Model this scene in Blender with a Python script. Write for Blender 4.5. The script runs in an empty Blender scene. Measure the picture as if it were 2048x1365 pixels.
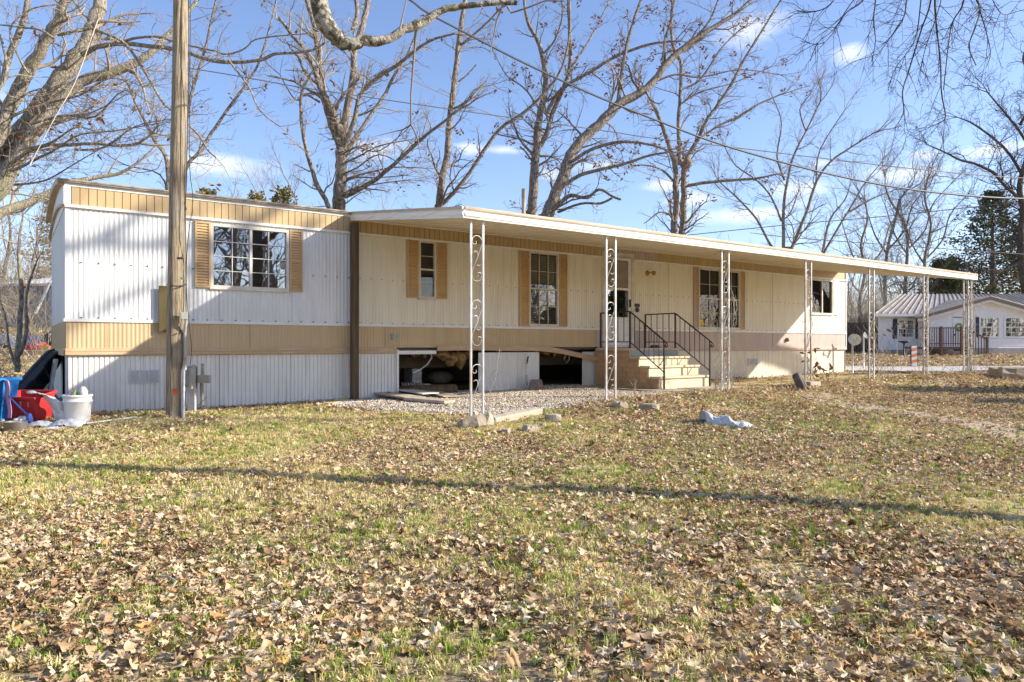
import bpy, math, random
from mathutils import Vector, Matrix, noise as mnoise
import numpy as np
R = math.radians
rnd = random.Random(7)
S = bpy.context.scene
COL = S.collection
# ------------------------------------------------------------------ camera
EYE = 1.10; FP = 1420.0
cam = bpy.data.cameras.new('camera'); cam.sensor_width = 36; cam.lens = FP/2048*36
cam.shift_y = 7.5/2048; cam.clip_end = 2000; cam.clip_start = 0.05
co = bpy.data.objects.new('camera', cam); COL.objects.link(co)
co.location = (0, 0, EYE); co.rotation_euler = (R(90), 0, 0); S.camera = co
# ------------------------------------------------------------------ light
SUN_TO = Vector((1.6275, -0.0713, 0.78)).normalized()      # towards the sun
sun = bpy.data.lights.new('sun', 'SUN'); sun.energy = 5.0; sun.angle = R(0.6); sun.color = (1.0, 0.93, 0.80)
so = bpy.data.objects.new('sun', sun); COL.objects.link(so)
so.rotation_euler = SUN_TO.to_track_quat('Z', 'Y').to_euler(); so.location = (20, 0, 20)
W = bpy.data.worlds.new('World'); S.world = W; W.use_nodes = True
nt = W.node_tree; nt.nodes.clear()
def N(t, **k):
    n = nt.nodes.new(t)
    for a, b in k.items(): setattr(n, a, b)
    return n
sky = N('ShaderNodeTexSky', sky_type='NISHITA', sun_disc=False)
sky.sun_elevation = math.asin(SUN_TO.z); sky.sun_rotation = math.atan2(SUN_TO.x, SUN_TO.y)
sky.air_density = 1.0; sky.dust_density = 0.6; sky.ozone_density = 3.0; sky.altitude = 200
bg = N('ShaderNodeBackground'); bg.inputs[1].default_value = 0.125
out = N('ShaderNodeOutputWorld')
tc = N('ShaderNodeTexCoord')
def vdir(px, py): return Vector(((px-1024)/FP, 1, (690-py)/FP)).normalized()
# clouds: soft ellipses broken by noise, at fixed directions in the sky
cl = [(1495,50,.062,.030),(940,296,.036,.014),(1010,300,.035,.009),(1100,350,.02,.012),(1850,312,.026,.010),(1835,345,.075,.018),(1390,398,.045,.012),
      (1600,380,.06,.016),(1330,372,.04,.012),(1590,408,.03,.012),(1700,110,.025,.016),(1640,330,.03,.010),(760,300,.06,.02),(1990,300,.05,.012),
      (1200,330,.05,.012),(1500,430,.12,.014),(420,330,.12,.02),(-300,150,.2,.05),(-700,300,.3,.06),(2500,200,.15,.04),(2900,350,.3,.05)]
nz = N('ShaderNodeTexNoise'); nz.inputs['Scale'].default_value = 14; nz.inputs['Detail'].default_value = 7; nz.inputs['Roughness'].default_value = .6
mpn = N('ShaderNodeMapping'); mpn.inputs['Scale'].default_value = (1, 1, 2.2)
nt.links.new(tc.outputs['Generated'], mpn.inputs[0]); nt.links.new(mpn.outputs[0], nz.inputs['Vector'])
prev = None
for (px, py, rx, rz) in cl:
    d = vdir(px, py)
    sb = N('ShaderNodeVectorMath', operation='SUBTRACT'); nt.links.new(tc.outputs['Generated'], sb.inputs[0]); sb.inputs[1].default_value = d
    ml = N('ShaderNodeVectorMath', operation='MULTIPLY'); nt.links.new(sb.outputs[0], ml.inputs[0]); ml.inputs[1].default_value = (1/rx, 1/rx, 1/rz)
    ln = N('ShaderNodeVectorMath', operation='LENGTH'); nt.links.new(ml.outputs[0], ln.inputs[0])
    iv = N('ShaderNodeMapRange'); nt.links.new(ln.outputs['Value'], iv.inputs[0])
    iv.inputs[1].default_value = 0.0; iv.inputs[2].default_value = 1.7; iv.inputs[3].default_value = 1.0; iv.inputs[4].default_value = 0.0
    if prev is None: prev = iv.outputs[0]
    else:
        mx = N('ShaderNodeMath', operation='MAXIMUM'); nt.links.new(prev, mx.inputs[0]); nt.links.new(iv.outputs[0], mx.inputs[1]); prev = mx.outputs[0]
ad = N('ShaderNodeMath', operation='ADD'); nt.links.new(prev, ad.inputs[0]); nt.links.new(nz.outputs[0], ad.inputs[1])
al = N('ShaderNodeMapRange', interpolation_type='SMOOTHSTEP'); nt.links.new(ad.outputs[0], al.inputs[0])
al.inputs[1].default_value = .95; al.inputs[2].default_value = 1.5; al.inputs[3].default_value = 0; al.inputs[4].default_value = .60
tint = N('ShaderNodeMix', data_type='RGBA', blend_type='MULTIPLY'); tint.inputs[0].default_value = 1.0
nt.links.new(sky.outputs[0], tint.inputs[6]); tint.inputs[7].default_value = (1.16, 1.07, 1.14, 1)
mc = N('ShaderNodeMix', data_type='RGBA'); nt.links.new(al.outputs[0], mc.inputs[0]); nt.links.new(tint.outputs[2], mc.inputs[6]); mc.inputs[7].default_value = (6.0, 6.1, 6.3, 1)
nt.links.new(mc.outputs[2], bg.inputs[0]); nt.links.new(bg.outputs[0], out.inputs[0])
vs = S.view_settings
vs.view_transform = 'Standard'; vs.look = 'None'; vs.gamma = 1; vs.use_curve_mapping = False; vs.exposure = 0.86
S.render.engine = 'CYCLES'

# ------------------------------------------------------------------ frames and helpers
UX, UY = 0.8155, 0.5787                   # direction of the long wall
TH = math.atan2(UY, UX)
C0 = Vector((-6.106, 9.72, 0))
MH = Matrix.Translation(C0) @ Matrix.Rotation(TH, 4, 'Z')   # house frame: x along the wall, y into the house
MI = Matrix.Identity(4)
WM = {}
def P(px, py, Y): return Vector(((px-1024)/FP*Y, Y, EYE+(690-py)/FP*Y))
def FS(px, v=0.0):
    k = (px-1024)/FP
    a = C0.x - v*UY; b = C0.y + v*UX
    return (k*b - a)/(UX - UY*k)
def FZ(px, py, v=0.0):
    s = FS(px, v); t = C0.y + v*UX + UY*s
    return EYE + (690-py)*t/FP
def HW(s, v, z=0.0): return MH @ Vector((s, v, z))
def toH(x, y):
    dx, dy = x-C0.x, y-C0.y
    return dx*UX+dy*UY, -dx*UY+dy*UX
def sm(a, b, x):
    t = min(1, max(0, (x-a)/(b-a))); return t*t*(3-2*t)
def G(x, y):
    s, v = toH(x, y)
    z = 0.13*sm(6.5, 10, y) + 0.10*sm(10, 17, y) + 0.10*sm(17, 24, y) + 0.32*sm(24, 42, y) + 0.5*sm(45, 90, y)
    z += 1.5*sm(5, 15, -x - 0.0)*sm(13, 30, y)
    z += 0.15*math.exp(-((v+3.75)/0.75)**2)*sm(4.9, 7.2, s)*(1-sm(20, 23, s))
    z += 0.05*sm(12, 20, x)*0
    if y < 60:
        z += 0.035*mnoise.noise(Vector((x*.35, y*.35, 3))) + 0.02*mnoise.noise(Vector((x*1.1, y*1.1, 9)))
    return z
def GP(px, py):
    """ground point seen at a pixel (ray marched against the terrain)"""
    d = Vector(((px-1024)/FP, 1, (690-py)/FP)); y = 1.5
    while y < 120:
        if EYE + d.z*y <= G(d.x*y, y): return Vector((d.x*y, y, G(d.x*y, y)))
        y += 0.02
    return Vector((d.x*y, y, 0))

class MB:
    def __init__(s, M=MI): s.v = []; s.f = []; s.M = M; s.mi = []; s.cur = 0; s.sm = []; s.smooth = False
    def add(s, vs, fs):
        o = len(s.v); s.v.extend([tuple(p) for p in vs])
        for f in fs: s.f.append(tuple(i+o for i in f)); s.mi.append(s.cur); s.sm.append(s.smooth)
    def box(s, x0, x1, y0, y1, z0, z1):
        s.add([(x0,y0,z0),(x1,y0,z0),(x1,y1,z0),(x0,y1,z0),(x0,y0,z1),(x1,y0,z1),(x1,y1,z1),(x0,y1,z1)],
              [(0,3,2,1),(4,5,6,7),(0,1,5,4),(1,2,6,5),(2,3,7,6),(3,0,4,7)])
    def mbox(s, M, sx, sy, sz):
        c = [M @ Vector((a*sx/2, b*sy/2, c*sz/2)) for c in (-1,1) for a, b in ((-1,-1),(1,-1),(1,1),(-1,1))]
        s.add(c, [(0,3,2,1),(4,5,6,7),(0,1,5,4),(1,2,6,5),(2,3,7,6),(3,0,4,7)])
    def hexa(s, b, t):
        s.add(list(b)+list(t), [(0,3,2,1),(4,5,6,7),(0,1,5,4),(1,2,6,5),(2,3,7,6),(3,0,4,7)])
    def prism(s, poly, axis, a, b):
        """poly in the two other axes, extruded from a to b along axis"""
        def mk(p, q, t): return {'x':(t,p,q),'y':(p,t,q),'z':(p,q,t)}[axis]
        n = len(poly)
        s.add([mk(p,q,a) for p,q in poly]+[mk(p,q,b) for p,q in poly],
              [tuple(range(n)), tuple(range(2*n-1, n-1, -1))]+[(i, (i+1)%n, n+(i+1)%n, n+i) for i in range(n)])
    def tube(s, pts, rad, n=6, cap=True):
        pts = [Vector(p) for p in pts]
        m = len(pts)
        if not hasattr(rad, '__len__'): rad = [rad]*m
        d = (pts[-1]-pts[0])
        if d.length < 1e-6: d = Vector((0,0,1))
        ref = Vector((0,0,1)) if abs(d.normalized().z) < .85 else Vector((1,0,0))
        o = len(s.v)
        cs = [(math.cos(2*math.pi*i/n), math.sin(2*math.pi*i/n)) for i in range(n)]
        for i, p in enumerate(pts):
            t = (pts[min(i+1,m-1)]-pts[max(i-1,0)])
            if t.length < 1e-9: t = d
            t.normalize()
            a = t.cross(ref)
            if a.length < .05: a = t.cross(Vector((0.3,1,.2)))
            a.normalize(); b = a.cross(t); r = rad[i]
            for c, sn in cs: s.v.append((p.x+(a.x*c+b.x*sn)*r, p.y+(a.y*c+b.y*sn)*r, p.z+(a.z*c+b.z*sn)*r))
        for i in range(m-1):
            for j in range(n):
                k = (j+1) % n
                s.f.append((o+i*n+j, o+i*n+k, o+(i+1)*n+k, o+(i+1)*n+j)); s.mi.append(s.cur); s.sm.append(True)
        if cap:
            s.f.append(tuple(o+j for j in range(n))); s.mi.append(s.cur); s.sm.append(False)
            s.f.append(tuple(o+(m-1)*n+j for j in range(n-1,-1,-1))); s.mi.append(s.cur); s.sm.append(False)
    def lathe(s, prof, c=(0,0,0), n=24, M=None):
        vs = []; fs = []
        for r, z in prof:
            for i in range(n):
                a = 2*math.pi*i/n; p = Vector((r*math.cos(a), r*math.sin(a), z))
                if M: p = M @ p
                vs.append((p.x+c[0], p.y+c[1], p.z+c[2]))
        for k in range(len(prof)-1):
            for i in range(n):
                j = (i+1) % n; fs.append((k*n+i, k*n+j, (k+1)*n+j, (k+1)*n+i))
        q = s.smooth; s.smooth = True; s.add(vs, fs); s.smooth = q
    def build(s, name, mats, parent=None, loc=None):
        me = bpy.data.meshes.new(name)
        T = s.M
        if parent is not None: T = WM[parent.name].inverted() @ s.M
        if T == MI: v = s.v
        else: v = [tuple(T @ Vector(p)) for p in s.v]
        me.from_pydata(v, [], s.f)
        if not isinstance(mats, (list, tuple)): mats = [mats]
        for m in mats: me.materials.append(m)
        if len(mats) > 1: me.polygons.foreach_set('material_index', s.mi)
        me.polygons.foreach_set('use_smooth', s.sm)
        me.update()
        o = bpy.data.objects.new(name, me); COL.objects.link(o)
        WM[o.name] = MI
        if parent is not None:
            o.parent = parent; WM[o.name] = WM[parent.name]
        return o
def tag(o, label=None, cat=None, group=None, kind=None):
    if label: o['label'] = label
    if cat: o['category'] = cat
    if group: o['group'] = group
    if kind: o['kind'] = kind
    return o
def root(name, label, cat, loc=(0,0,0), rz=0.0, group=None):
    o = bpy.data.objects.new(name, None); COL.objects.link(o); o.empty_display_size = .1
    o.location = loc; o.rotation_euler = (0, 0, rz)
    WM[o.name] = Matrix.Translation(Vector(loc)) @ Matrix.Rotation(rz, 4, 'Z')
    return tag(o, label, cat, group)
def hroot(name, label, cat, s, v, z, group=None): return root(name, label, cat, HW(s, v, z), TH, group)
def copy_part(src, parent, M=None):
    c = src.copy(); COL.objects.link(c); c.parent = parent; WM[c.name] = WM[parent.name]
    if M is not None: c.matrix_basis = M
    return c
def bevel(o, w=.006, seg=2):
    m = o.modifiers.new('bevel', 'BEVEL'); m.width = w; m.segments = seg; m.limit_method = 'ANGLE'; m.angle_limit = R(40); return o

# ------------------------------------------------------------------ materials
def mat(name, c1, c2=None, scale=3.0, stretch=(1,1,1), rough=.7, bump=0.0, bscale=None, metal=0.0, detail=6, c3=None, s3=.6, lo=.35, hi=.65, spec=.4, bstretch=None, bdist=.01):
    m = bpy.data.materials.new(name); m.use_nodes = True; t = m.node_tree; b = t.nodes['Principled BSDF']
    b.inputs['Roughness'].default_value = rough; b.inputs['Metallic'].default_value = metal
    b.inputs['Specular IOR Level'].default_value = spec
    b.inputs['Base Color'].default_value = (*c1, 1)
    g = t.nodes.new('ShaderNodeNewGeometry')
    def noi(sc, st, dt=detail):
        mp = t.nodes.new('ShaderNodeMapping'); mp.inputs['Scale'].default_value = st; t.links.new(g.outputs['Position'], mp.inputs[0])
        n = t.nodes.new('ShaderNodeTexNoise'); n.inputs['Scale'].default_value = sc; n.inputs['Detail'].default_value = dt; n.inputs['Roughness'].default_value = .6
        t.links.new(mp.outputs[0], n.inputs['Vector']); return n
    def rng(n, a, b_):
        r = t.nodes.new('ShaderNodeMapRange'); t.links.new(n, r.inputs[0]); r.inputs[1].default_value = a; r.inputs[2].default_value = b_; return r.outputs[0]
    cur = None
    if c2:
        n = noi(scale, stretch)
        x = t.nodes.new('ShaderNodeMix'); x.data_type = 'RGBA'; t.links.new(rng(n.outputs[0], lo, hi), x.inputs[0])
        x.inputs[6].default_value = (*c1, 1); x.inputs[7].default_value = (*c2, 1); cur = x.outputs[2]
        if c3:
            n3 = noi(s3, (1,1,1)); y = t.nodes.new('ShaderNodeMix'); y.data_type = 'RGBA'; t.links.new(rng(n3.outputs[0], .5, .7), y.inputs[0])
            t.links.new(cur, y.inputs[6]); y.inputs[7].default_value = (*c3, 1); cur = y.outputs[2]
        t.links.new(cur, b.inputs['Base Color'])
    if bump:
        n = noi(bscale or scale*4, bstretch or stretch)
        bp = t.nodes.new('ShaderNodeBump'); bp.inputs['Strength'].default_value = bump; bp.inputs['Distance'].default_value = bdist
        t.links.new(n.outputs[0], bp.inputs['Height']); t.links.new(bp.outputs[0], b.inputs['Normal'])
    return m
M = {}
M['white_l'] = mat('white_siding', (.74,.74,.73), (.60,.60,.58), 2.2, (3,3,.35), .45, c3=(.66,.66,.63), s3=.9, lo=.45, hi=.8)
M['cream_bounce'] = mat('cream_bounce_siding', (.78,.735,.62), (.64,.585,.46), 2.5, (3,3,.3), .5, c3=(.71,.66,.54), s3=1.1, lo=.45, hi=.8)  # creamier than the left siding; warm bounce under the canopy put into its colour
M['tan'] = mat('tan_siding', (.53,.385,.20), (.43,.315,.165), 1.8, (3,3,.4), .5, c3=(.49,.35,.19), s3=.8, lo=.4, hi=.75)
M['tan_belly'] = mat('tan_belly', (.56,.415,.235), (.46,.335,.185), 1.8, (3,3,.4), .5, c3=(.51,.38,.225), s3=.8, lo=.4, hi=.75)
M['mauve'] = mat('mauve_siding', (.52,.42,.37), (.45,.35,.31), 2.0, (3,3,.4), .55, lo=.4, hi=.75)
M['skirt'] = mat('skirt_white', (.76,.75,.70), (.58,.55,.47), 2.5, (4,4,.3), .5, c3=(.68,.66,.60), s3=1.2, lo=.48, hi=.8)
M['skirt2'] = mat('skirt_cream', (.74,.68,.55), (.58,.50,.36), 2.5, (4,4,.3), .5, c3=(.66,.59,.45), s3=1.2, lo=.48, hi=.8)
M['trim_tan'] = mat('trim_tan', (.50,.35,.20), (.62,.51,.38), 3, (1,1,9), .6, lo=.5, hi=.75, bump=.3, bscale=12)
M['trim_white'] = mat('trim_white', (.78,.77,.74), (.60,.57,.51), 3, (1,1,4), .45, lo=.5, hi=.8)
M['roof'] = mat('roof_grit', (.30,.27,.24), (.16,.13,.10), 9, rough=.9, bump=.6, bscale=30)
M['fascia'] = mat('canopy_fascia', (.82,.78,.71), (.52,.38,.26), 1.2, (1,1,30), .45, lo=.50, hi=.80, detail=8)
M['fascia_brown'] = mat('fascia_brown', (.46,.32,.21), (.62,.50,.38), 2.0, (1,1,8), .5, lo=.4, hi=.75)
M['soffit'] = mat('canopy_underside', (.80,.73,.60), (.70,.61,.47), 1.5, (1,1,1), .45, lo=.4, hi=.8)
M['alu'] = mat('column_metal', (.60,.60,.60), (.42,.41,.39), 5, (1,1,.5), .4, metal=.35, c3=(.38,.30,.23), s3=1.7, lo=.4, hi=.7)
M['rail'] = mat('iron_rail', (.030,.022,.020), (.09,.06,.05), 14, rough=.5, lo=.55, hi=.8)
M['shutter'] = mat('shutter_tan', (.58,.40,.20), (.48,.32,.16), 3, rough=.55)
M['shutter_m'] = mat('shutter_mauve', (.48,.37,.31), (.55,.36,.20), 2.5, rough=.55, lo=.45, hi=.6)
M['frame'] = mat('window_frame', (.70,.67,.60), (.55,.50,.42), 5, rough=.4)
M['frame_d'] = mat('window_frame_brown', (.36,.27,.20), rough=.45)
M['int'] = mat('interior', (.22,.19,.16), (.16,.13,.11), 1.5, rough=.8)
M['curt'] = mat('curtain', (.72,.70,.66), (.55,.53,.5), 6, (6,6,.5), .8)
M['blind'] = mat('blind', (.72,.68,.58), rough=.5)
M['conc'] = mat('step_concrete', (.66,.58,.42), (.52,.44,.30), 5, rough=.8, bump=.25, bscale=50, c3=(.58,.51,.38), s3=2)
M['concp'] = mat('pad_concrete', (.50,.43,.34), (.36,.29,.21), 4, rough=.85, bump=.3, bscale=40)
M['brick'] = mat('step_side', (.56,.36,.20), (.46,.29,.16), 5, rough=.75, bump=.2, bscale=50)
M['brickj'] = mat('step_side_joint', (.42,.27,.16), rough=.85)
M['grey_c'] = mat('grey_riser', (.42,.42,.40), (.34,.34,.33), 8, rough=.8)
M['wood_pole'] = mat('pole_wood', (.42,.33,.215), (.14,.11,.08), 9, (9,9,.35), .85, bump=1, bscale=16, bstretch=(9,9,.35), c3=(.30,.27,.23), s3=1.6, lo=.44, hi=.62, bdist=.02, detail=10)
M['timber'] = mat('dark_timber', (.15,.10,.055), (.07,.045,.025), 4, (6,6,.4), .85, bump=.5, bscale=14)
M['plank'] = mat('old_plank', (.52,.45,.36), (.36,.30,.23), 5, (4,1,1), .85, bump=.3, bscale=20)
M['plankw'] = mat('white_board', (.74,.73,.70), (.56,.53,.47), 4, rough=.6)
M['yel'] = mat('yellow_board', (.62,.47,.18), (.5,.38,.16), 5, rough=.7)
M['ply'] = mat('olive_ply', (.10,.075,.025), (.075,.055,.02), 4, (4,4,.5), .8)
M['bark_l'] = mat('bark_light', (.50,.44,.36), (.17,.14,.11), 7, (4,4,1.6), .9, bump=1, bscale=13, bstretch=(4,4,1), c3=(.36,.33,.20), s3=1.5, lo=.42, hi=.60, bdist=.06, detail=10)
M['bark'] = mat('bark_mid', (.37,.31,.25), (.12,.095,.08), 6, (4,4,1.4), .9, bump=1, bscale=10, bstretch=(4,4,1), lo=.42, hi=.60, bdist=.06, detail=10)
M['twig'] = mat('twig', (.27,.215,.17), (.17,.13,.10), 3, rough=.85)
M['twig_l'] = mat('twig_light', (.40,.33,.25), (.26,.21,.16), 3, rough=.85)
M['twig_d'] = mat('twig_dark', (.075,.055,.05), (.05,.04,.035), 3, rough=.85)
M['bark_d'] = mat('bark_dark', (.13,.105,.085), (.07,.055,.045), 6, rough=.9)
M['moss'] = mat('mossy_bark', (.46,.43,.37), (.11,.09,.06), 17, rough=.95, bump=1.0, bscale=30, c3=(.20,.17,.04), s3=3.0, lo=.46, hi=.56, bdist=.05)
M['dleaf'] = mat('dead_leaf', (.34,.15,.06), (.24,.10,.04), 4, rough=.7)
M['wire'] = mat('wire_black', (.03,.03,.035), rough=.5)
M['wire_g'] = mat('wire_grey', (.14,.14,.15), rough=.5)
M['grey_box'] = mat('grey_box', (.44,.43,.38), (.34,.33,.29), 10, rough=.6)
M['grey_box2'] = mat('vent_grey', (.60,.60,.58), (.5,.5,.48), 8, rough=.5)
M['conduit'] = mat('conduit', (.50,.50,.52), (.42,.42,.43), 8, rough=.4, metal=.3)
M['blackp'] = mat('black_plastic', (.016,.016,.018), rough=.32, spec=.5)
M['red'] = mat('red_plastic', (.62,.045,.05), (.5,.035,.04), 3, rough=.45)
M['blue'] = mat('blue_plastic', (.02,.25,.68), (.02,.2,.55), 3, rough=.4)
M['pink'] = mat('pink_cloth', (.62,.38,.55), (.5,.28,.46), 8, rough=.8)
M['whitep'] = mat('white_plastic', (.80,.79,.77), (.72,.70,.66), 5, rough=.4, spec=.5)
M['film'] = mat('plastic_film', (.80,.77,.74), (.68,.64,.60), 7, rough=.3, bump=.5, bscale=14, bdist=.03)
M['bagm'] = mat('bag_plastic', (.78,.78,.80), (.62,.62,.63), 12, rough=.35, bump=1, bscale=26, bdist=.05)
M['bluec'] = mat('blue_strap', (.06,.12,.42), rough=.6)
M['orange'] = mat('orange', (.85,.20,.03), (.8,.25,.08), 6, rough=.5)
M['metal'] = mat('dull_metal', (.34,.33,.32), (.24,.21,.18), 9, rough=.4, metal=.5)
M['cblock'] = mat('grey_block', (.50,.55,.60), (.42,.46,.50), 9, rough=.8)
M['stone'] = mat('stone', (.44,.37,.28), (.28,.22,.16), 6, rough=.9, bump=.6, bscale=18, bdist=.03)
M['rubber'] = mat('rubber', (.08,.07,.06), (.20,.16,.12), 6, rough=.85)
M['insul'] = mat('insulation', (.44,.28,.11), (.26,.15,.06), 14, rough=.95, bump=.8, bscale=25, bdist=.03)
M['dirt'] = mat('dirt', (.10,.075,.05), (.16,.12,.08), 6, rough=.95, bump=.5, bscale=20)
M['vinyl'] = mat('white_vinyl', (.84,.81,.81), (.78,.75,.75), 3, rough=.5)
M['metroof'] = mat('metal_roof', (.42,.38,.34), (.29,.25,.22), 1.5, (3,.4,1), .45, metal=.1)
M['browntrim'] = mat('brown_trim', (.17,.11,.08), rough=.6)
M['deck'] = mat('deck_wood', (.17,.10,.07), (.11,.065,.05), 6, rough=.8)
M['navy'] = mat('navy', (.035,.04,.07), rough=.6)
M['foundation'] = mat('foundation', (.42,.40,.37), (.34,.32,.30), 5, rough=.9)
M['shed'] = mat('shed_metal', (.30,.35,.42), (.22,.26,.32), 2, rough=.5)
M['dish'] = mat('dish_grey', (.72,.72,.70), (.48,.49,.48), 5, rough=.5)
M['road'] = mat('driveway', (.50,.47,.42), (.40,.37,.33), 3, rough=.85, bump=.2, bscale=40)
M['yellow'] = mat('yellow_sign', (.85,.62,.02), rough=.4)
M['green'] = mat('green_bits', (.15,.30,.05), (.3,.35,.12), 20, rough=.6)
M['brass'] = mat('brass', (.36,.24,.08), rough=.3, metal=.8)
M['black'] = mat('black', (.02,.018,.018), rough=.5)
def glass(name, fac, tint):
    m = bpy.data.materials.new(name); m.use_nodes = True; t = m.node_tree; t.nodes.clear()
    o = t.nodes.new('ShaderNodeOutputMaterial'); mx = t.nodes.new('ShaderNodeMixShader')
    tr = t.nodes.new('ShaderNodeBsdfTransparent'); tr.inputs[0].default_value = (*tint, 1)
    gl = t.nodes.new('ShaderNodeBsdfGlossy'); gl.inputs['Roughness'].default_value = .015; gl.inputs['Color'].default_value = (.95,.97,1,1)
    fr = t.nodes.new('ShaderNodeFresnel'); fr.inputs[0].default_value = 1.5
    ad = t.nodes.new('ShaderNodeMath'); ad.operation = 'ADD'; ad.inputs[1].default_value = fac; ad.use_clamp = True
    n = t.nodes.new('ShaderNodeTexNoise'); n.inputs['Scale'].default_value = 2.5; b = t.nodes.new('ShaderNodeBump'); b.inputs['Strength'].default_value = .05; b.inputs['Distance'].default_value = .02
    g = t.nodes.new('ShaderNodeNewGeometry'); t.links.new(g.outputs['Position'], n.inputs['Vector']); t.links.new(n.outputs[0], b.inputs['Height']); t.links.new(b.outputs[0], gl.inputs['Normal'])
    t.links.new(fr.outputs[0], ad.inputs[0]); t.links.new(ad.outputs[0], mx.inputs[0]); t.links.new(tr.outputs[0], mx.inputs[1]); t.links.new(gl.outputs[0], mx.inputs[2]); t.links.new(mx.outputs[0], o.inputs[0])
    return m
M['glass'] = glass('window_glass', .30, (.35,.36,.36))
M['glass2'] = glass('window_glass_clear', .0, (.7,.7,.68))

# ground: soil, moss and straw under the real leaves and blades
def ground_mat():
    m = bpy.data.materials.new('lawn_soil'); m.use_nodes = True; t = m.node_tree; b = t.nodes['Principled BSDF']
    b.inputs['Roughness'].default_value = .95; b.inputs['Specular IOR Level'].default_value = .15
    g = t.nodes.new('ShaderNodeNewGeometry')
    def noi(sc, dt=8):
        n = t.nodes.new('ShaderNodeTexNoise'); n.inputs['Scale'].default_value = sc; n.inputs['Detail'].default_value = dt; n.inputs['Roughness'].default_value = .65
        t.links.new(g.outputs['Position'], n.inputs['Vector']); return n.outputs[0]
    def mixc(f, a, c, lo, hi):
        r = t.nodes.new('ShaderNodeMapRange'); t.links.new(f, r.inputs[0]); r.inputs[1].default_value = lo; r.inputs[2].default_value = hi
        x = t.nodes.new('ShaderNodeMix'); x.data_type = 'RGBA'; t.links.new(r.outputs[0], x.inputs[0])
        for i, q in ((6, a), (7, c)):
            if isinstance(q, tuple): x.inputs[i].default_value = (*q, 1)
            else: t.links.new(q, x.inputs[i])
        return x.outputs[2]
    fine = mixc(noi(26), (.10,.07,.045), (.52,.40,.24), .38, .62)
    straw = mixc(noi(34), (.28,.22,.09), (.66,.55,.28), .35, .62)
    c = mixc(noi(.9, 4), fine, straw, .44, .58)
    grn = mixc(noi(30), (.10,.12,.035), (.30,.28,.11), .35, .65)
    c = mixc(noi(1.7, 5), c, grn, .56, .68)
    t.links.new(c, b.inputs['Base Color'])
    bp = t.nodes.new('ShaderNodeBump'); bp.inputs['Strength'].default_value = 1; bp.inputs['Distance'].default_value = .03
    t.links.new(noi(22), bp.inputs['Height']); t.links.new(bp.outputs[0], b.inputs['Normal'])
    return m
M['ground'] = ground_mat()
def tone_mat(name, cols, rough=.7, transl=0.0):
    """colour picked per instance from a stored number"""
    m = bpy.data.materials.new(name); m.use_nodes = True; t = m.node_tree; b = t.nodes['Principled BSDF']
    b.inputs['Roughness'].default_value = rough; b.inputs['Specular IOR Level'].default_value = .12
    a = t.nodes.new('ShaderNodeAttribute'); a.attribute_type = 'INSTANCER'; a.attribute_name = 'tone'
    r = t.nodes.new('ShaderNodeValToRGB'); e = r.color_ramp.elements
    while len(e) < len(cols): e.new(.5)
    for i, c in enumerate(cols): e[i].position = i/(len(cols)-1); e[i].color = (*c, 1)
    t.links.new(a.outputs['Fac'], r.inputs[0]); 
    g = t.nodes.new('ShaderNodeNewGeometry'); n = t.nodes.new('ShaderNodeTexNoise'); n.inputs['Scale'].default_value = 35; n.inputs['Detail'].default_value = 3
    t.links.new(g.outputs['Position'], n.inputs['Vector'])
    mr = t.nodes.new('ShaderNodeMapRange'); t.links.new(n.outputs[0], mr.inputs[0]); mr.inputs[1].default_value = .3; mr.inputs[2].default_value = .7; mr.inputs[3].default_value = .75; mr.inputs[4].default_value = 1.2
    mu = t.nodes.new('ShaderNodeVectorMath'); mu.operation = 'SCALE'; t.links.new(r.outputs[0], mu.inputs[0]); t.links.new(mr.outputs[0], mu.inputs['Scale'])
    t.links.new(mu.outputs[0], b.inputs['Base Color'])
    if transl:
        o = t.nodes['Material Output']; mx = t.nodes.new('ShaderNodeMixShader'); mx.inputs[0].default_value = transl
        tl = t.nodes.new('ShaderNodeBsdfTranslucent'); t.links.new(mu.outputs[0], tl.inputs[0])
        t.links.new(b.outputs[0], mx.inputs[1]); t.links.new(tl.outputs[0], mx.inputs[2]); t.links.new(mx.outputs[0], o.inputs[0])
    return m
M['leaf'] = tone_mat('fallen_oak_leaf', [(.15,.08,.04),(.28,.165,.085),(.46,.315,.18),(.60,.45,.28),(.72,.59,.42),(.56,.30,.11)], .85, .12)
M['blade_g'] = tone_mat('green_blade', [(.17,.24,.04),(.30,.39,.07),(.42,.47,.12),(.50,.50,.20)], .6, .3)
M['blade_s'] = tone_mat('straw_blade', [(.54,.43,.17),(.70,.58,.27),(.78,.67,.37)], .7, .2)
M['pebble'] = tone_mat('pebble', [(.22,.18,.14),(.46,.40,.33),(.64,.58,.49),(.48,.35,.24)], .8)

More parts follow.
